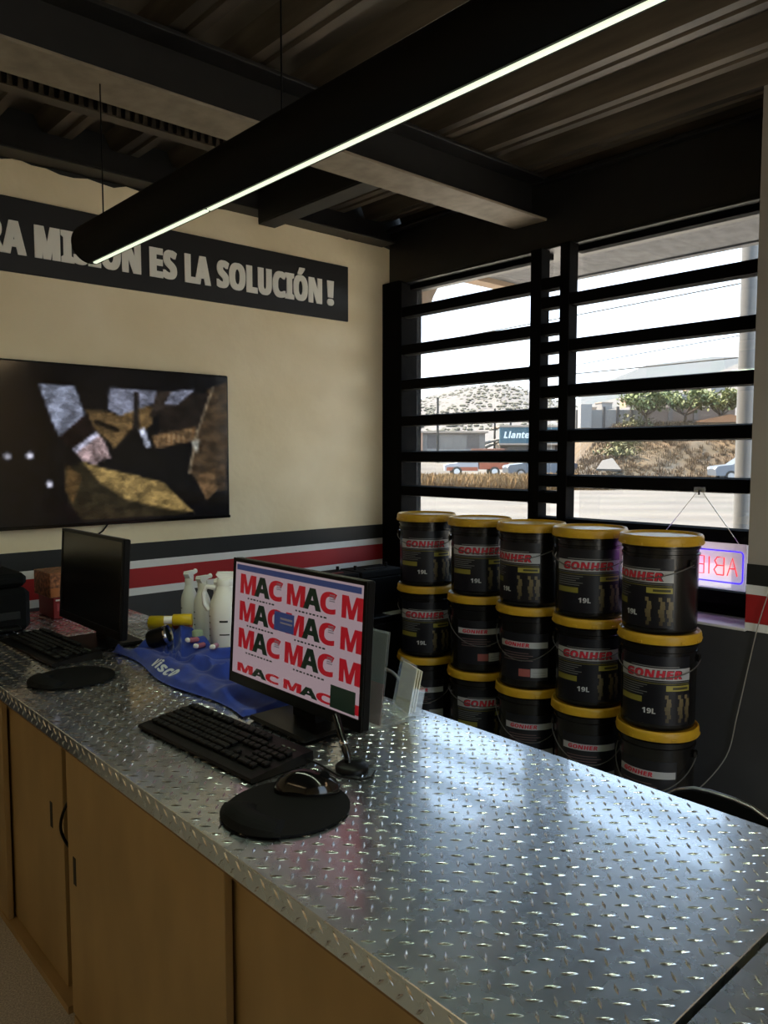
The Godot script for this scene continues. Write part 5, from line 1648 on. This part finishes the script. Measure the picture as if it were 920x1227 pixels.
func customer_side() -> void:
	make_chair("black chair whose back shows beside the brochure holder", Vector3(1.93, 0, -2.225), 0.0)
	make_chair("black chair whose back shows at the counter's near right edge", Vector3(1.78, 0, -0.81), 0.0)
	# batteries on a low black cabinet in the corner
	var cab := thing("low_cabinet", "low black cabinet in the corner under the striped wall", "cabinet", Vector3(2.66, 0, -3.33))
	put("body", boxm(Vector3(0.78, 0.50, 0.36), 0.006, Vector3(0, 0.25, 0)), M.black_matte, cab)
	put("top", boxm(Vector3(0.80, 0.022, 0.40), 0.004, Vector3(0, 0.512, 0.0)), M.black, cab)
	for k in 2:
		var d := put("door", boxm(Vector3(0.37, 0.46, 0.016), 0.003, Vector3(-0.19 + 0.38 * k, 0.25, 0.188)), M.black_matte, cab)
		put("knob", boxm(Vector3(0.02, 0.02, 0.02), 0.005, Vector3(-0.03 + 0.06 * k, 0.36, 0.205)), M.black, d)
	for k in 2:
		var bt := thing("car_battery", ["black car battery in the corner, the one closer to the lit monitor", "black car battery in the corner, the one closer to the pails"][k], "battery", Vector3(2.555 + k * 0.315, 0.523, -3.30), 0.0, "car batteries on the low cabinet")
		put("case", boxm(Vector3(0.30, 0.205, 0.19), 0.006, Vector3(0, 0.1025, 0)), M.black, bt)
		put("cover", boxm(Vector3(0.304, 0.040, 0.194), 0.006, Vector3(0, 0.225, 0)), M.black_matte, bt)
		for s in [-1.0, 1.0]:
			var t := Mb.new()
			t.lathe([Vector2(0.010, 0.245), Vector2(0.0085, 0.268), Vector2(0, 0.268)], 14)
			put("terminal", t, M.black, bt, Vector3(0.115 * s, 0, -0.05 + 0.05 * k))
		put("strap", boxm(Vector3(0.16, 0.006, 0.02), 0.002, Vector3(0.0, 0.248, 0.04)), mat(Color(0.42, 0.10, 0.10), 0.5) if k == 0 else M.black, bt)
		if k == 1:
			put("sticker", boxm(Vector3(0.032, 0.032, 0.001), 0.0, Vector3(-0.07, 0.13, 0.0955)), M.paper, bt)
			put("sticker", boxm(Vector3(0.016, 0.016, 0.001), 0.0, Vector3(-0.07, 0.13, 0.0962)), mat(Color(0.5, 0.1, 0.1), 0.5), bt)
	var ps := put("paper_sheet", boxm(Vector3(0.16, 0.004, 0.07), 0.001, Vector3(0, 0.002, 0)), M.paper, null, Vector3(2.95, 0.523, -3.165))
	tag(ps, "folded white paper lying in front of the car batteries", "paper")
	# neon sign hanging in front of the right window, facing the street
	var nx := 3.13
	var ne := thing("neon_sign", "hanging lit sign with mirrored red letters and a blue border", "neon sign", Vector3(nx, CAM_Y - 0.447, -1.52))
	var w := 0.40
	put("panel", boxm(Vector3(0.006, 0.190, w), 0.001), M.milk, ne)
	var red := mat(Color(0.1, 0.02, 0.02), 0.4)
	red.emission_enabled = true; red.emission = Color(1.0, 0.16, 0.20); red.emission_energy_multiplier = 0.3
	var blu := mat(Color(0.02, 0.02, 0.1), 0.4)
	blu.emission_enabled = true; blu.emission = Color(0.28, 0.16, 0.95); blu.emission_energy_multiplier = 0.3
	# strokes of ABIERTO as glass tubes; the word reads correctly from the street (+x), u runs left to right for that reader
	var strokes := {
		"A": [[[0, 0], [0.5, 1], [1, 0]], [[0.22, 0.42], [0.78, 0.42]]],
		"B": [[[0, 0], [0, 1], [0.7, 1], [0.95, 0.78], [0.7, 0.54], [0, 0.54]], [[0.7, 0.54], [1.0, 0.28], [0.7, 0], [0, 0]]],
		"I": [[[0.5, 0], [0.5, 1]]],
		"E": [[[1, 1], [0, 1], [0, 0], [1, 0]], [[0, 0.52], [0.8, 0.52]]],
		"R": [[[0, 0], [0, 1], [0.7, 1], [0.95, 0.78], [0.7, 0.54], [0, 0.54]], [[0.5, 0.54], [1, 0]]],
		"T": [[[0, 1], [1, 1]], [[0.5, 1], [0.5, 0]]],
		"O": [[[0.5, 0], [0.12, 0.15], [0, 0.5], [0.12, 0.85], [0.5, 1], [0.88, 0.85], [1, 0.5], [0.88, 0.15], [0.5, 0]]]}
	var u := 0.0
	for ch in "ABIERTO":
		var lw := 0.014 if ch == "I" else 0.040
		var t := Mb.new()
		for sroke in strokes[ch]:
			var pts := []
			for p in sroke:
				# a reader in the street looks along -x, so his left is +z
				pts.append(Vector3(-0.007, -0.036 + 0.072 * p[1], 0.168 - u - lw * p[0]))
			t.tube(pts, 0.0026, 8)
		put("letter_tube", t, red, ne)
		u += lw + 0.0145
	var bd := Mb.new()
	var bp := []
	for q in [[1, 1, 0.0], [-1, 1, 0.0], [-1, -1, 0.0], [1, -1, 0.0]]:
		for k in 5:
			var base: float = {"11": 0.0, "-11": 1.0, "-1-1": 2.0, "1-1": 3.0}[str(q[0]) + str(q[1])] * PI / 2
			var a := base + k * PI / 8
			bp.append(Vector3(-0.007, q[1] * 0.050 + 0.014 * sin(a), q[0] * 0.176 + 0.014 * cos(a)))
	bp.append(bp[0])
	bd.tube(bp, 0.003, 8)
	put("border_tube", bd, blu, ne)
	for s in [-1.0, 1.0]:
		var c := Mb.new()
		c.tube([Vector3(0, 0.0945, 0.17 * s), Vector3(0, 0.297, 0.012 * s)], 0.0016, 6)
		put("chain", c, M.chrome, ne)
	var nl := OmniLight3D.new()
	nl.name = "neon_light"
	nl.light_color = Color(0.75, 0.35, 1.0); nl.light_energy = 0.0012; nl.light_size = 0.05
	nl.omni_range = 8.0; nl.omni_attenuation = 2.0; nl.shadow_enabled = true
	nl.position = Vector3(-0.06, 0, 0)
	ne.add_child(nl)
	var hk := thing("suction_hook", "small clear suction hook on the glass carrying the neon sign", "hook", Vector3(nx, CAM_Y - 0.15, -1.52))
	put("plate", boxm(Vector3(0.004, 0.045, 0.05), 0.001, Vector3(0.0, 0, 0)), M.acrylic, hk)
	put("hook", boxm(Vector3(0.006, 0.02, 0.006), 0.001, Vector3(-0.005, 0, 0)), M.dark, hk)
	# thin white cord hanging down the dark wall
	var cd := Mb.new()
	cd.tube(soft([Vector3(3.05, CAM_Y - 0.42, -1.17), Vector3(3.045, CAM_Y - 0.62, -1.225), Vector3(3.05, CAM_Y - 0.80, -1.262), Vector3(3.045, CAM_Y - 1.02, -1.30), Vector3(3.05, CAM_Y - 1.2, -1.34), Vector3(3.03, CAM_Y - 1.36, -1.44), Vector3(3.0, 0.004, -1.5)]), 0.0022, 8)
	tag(put("hanging_wire", cd, mat(Color(0.62, 0.60, 0.56), 0.5)), "thin pale cord hanging down the dark wall right of the pails", "cord")
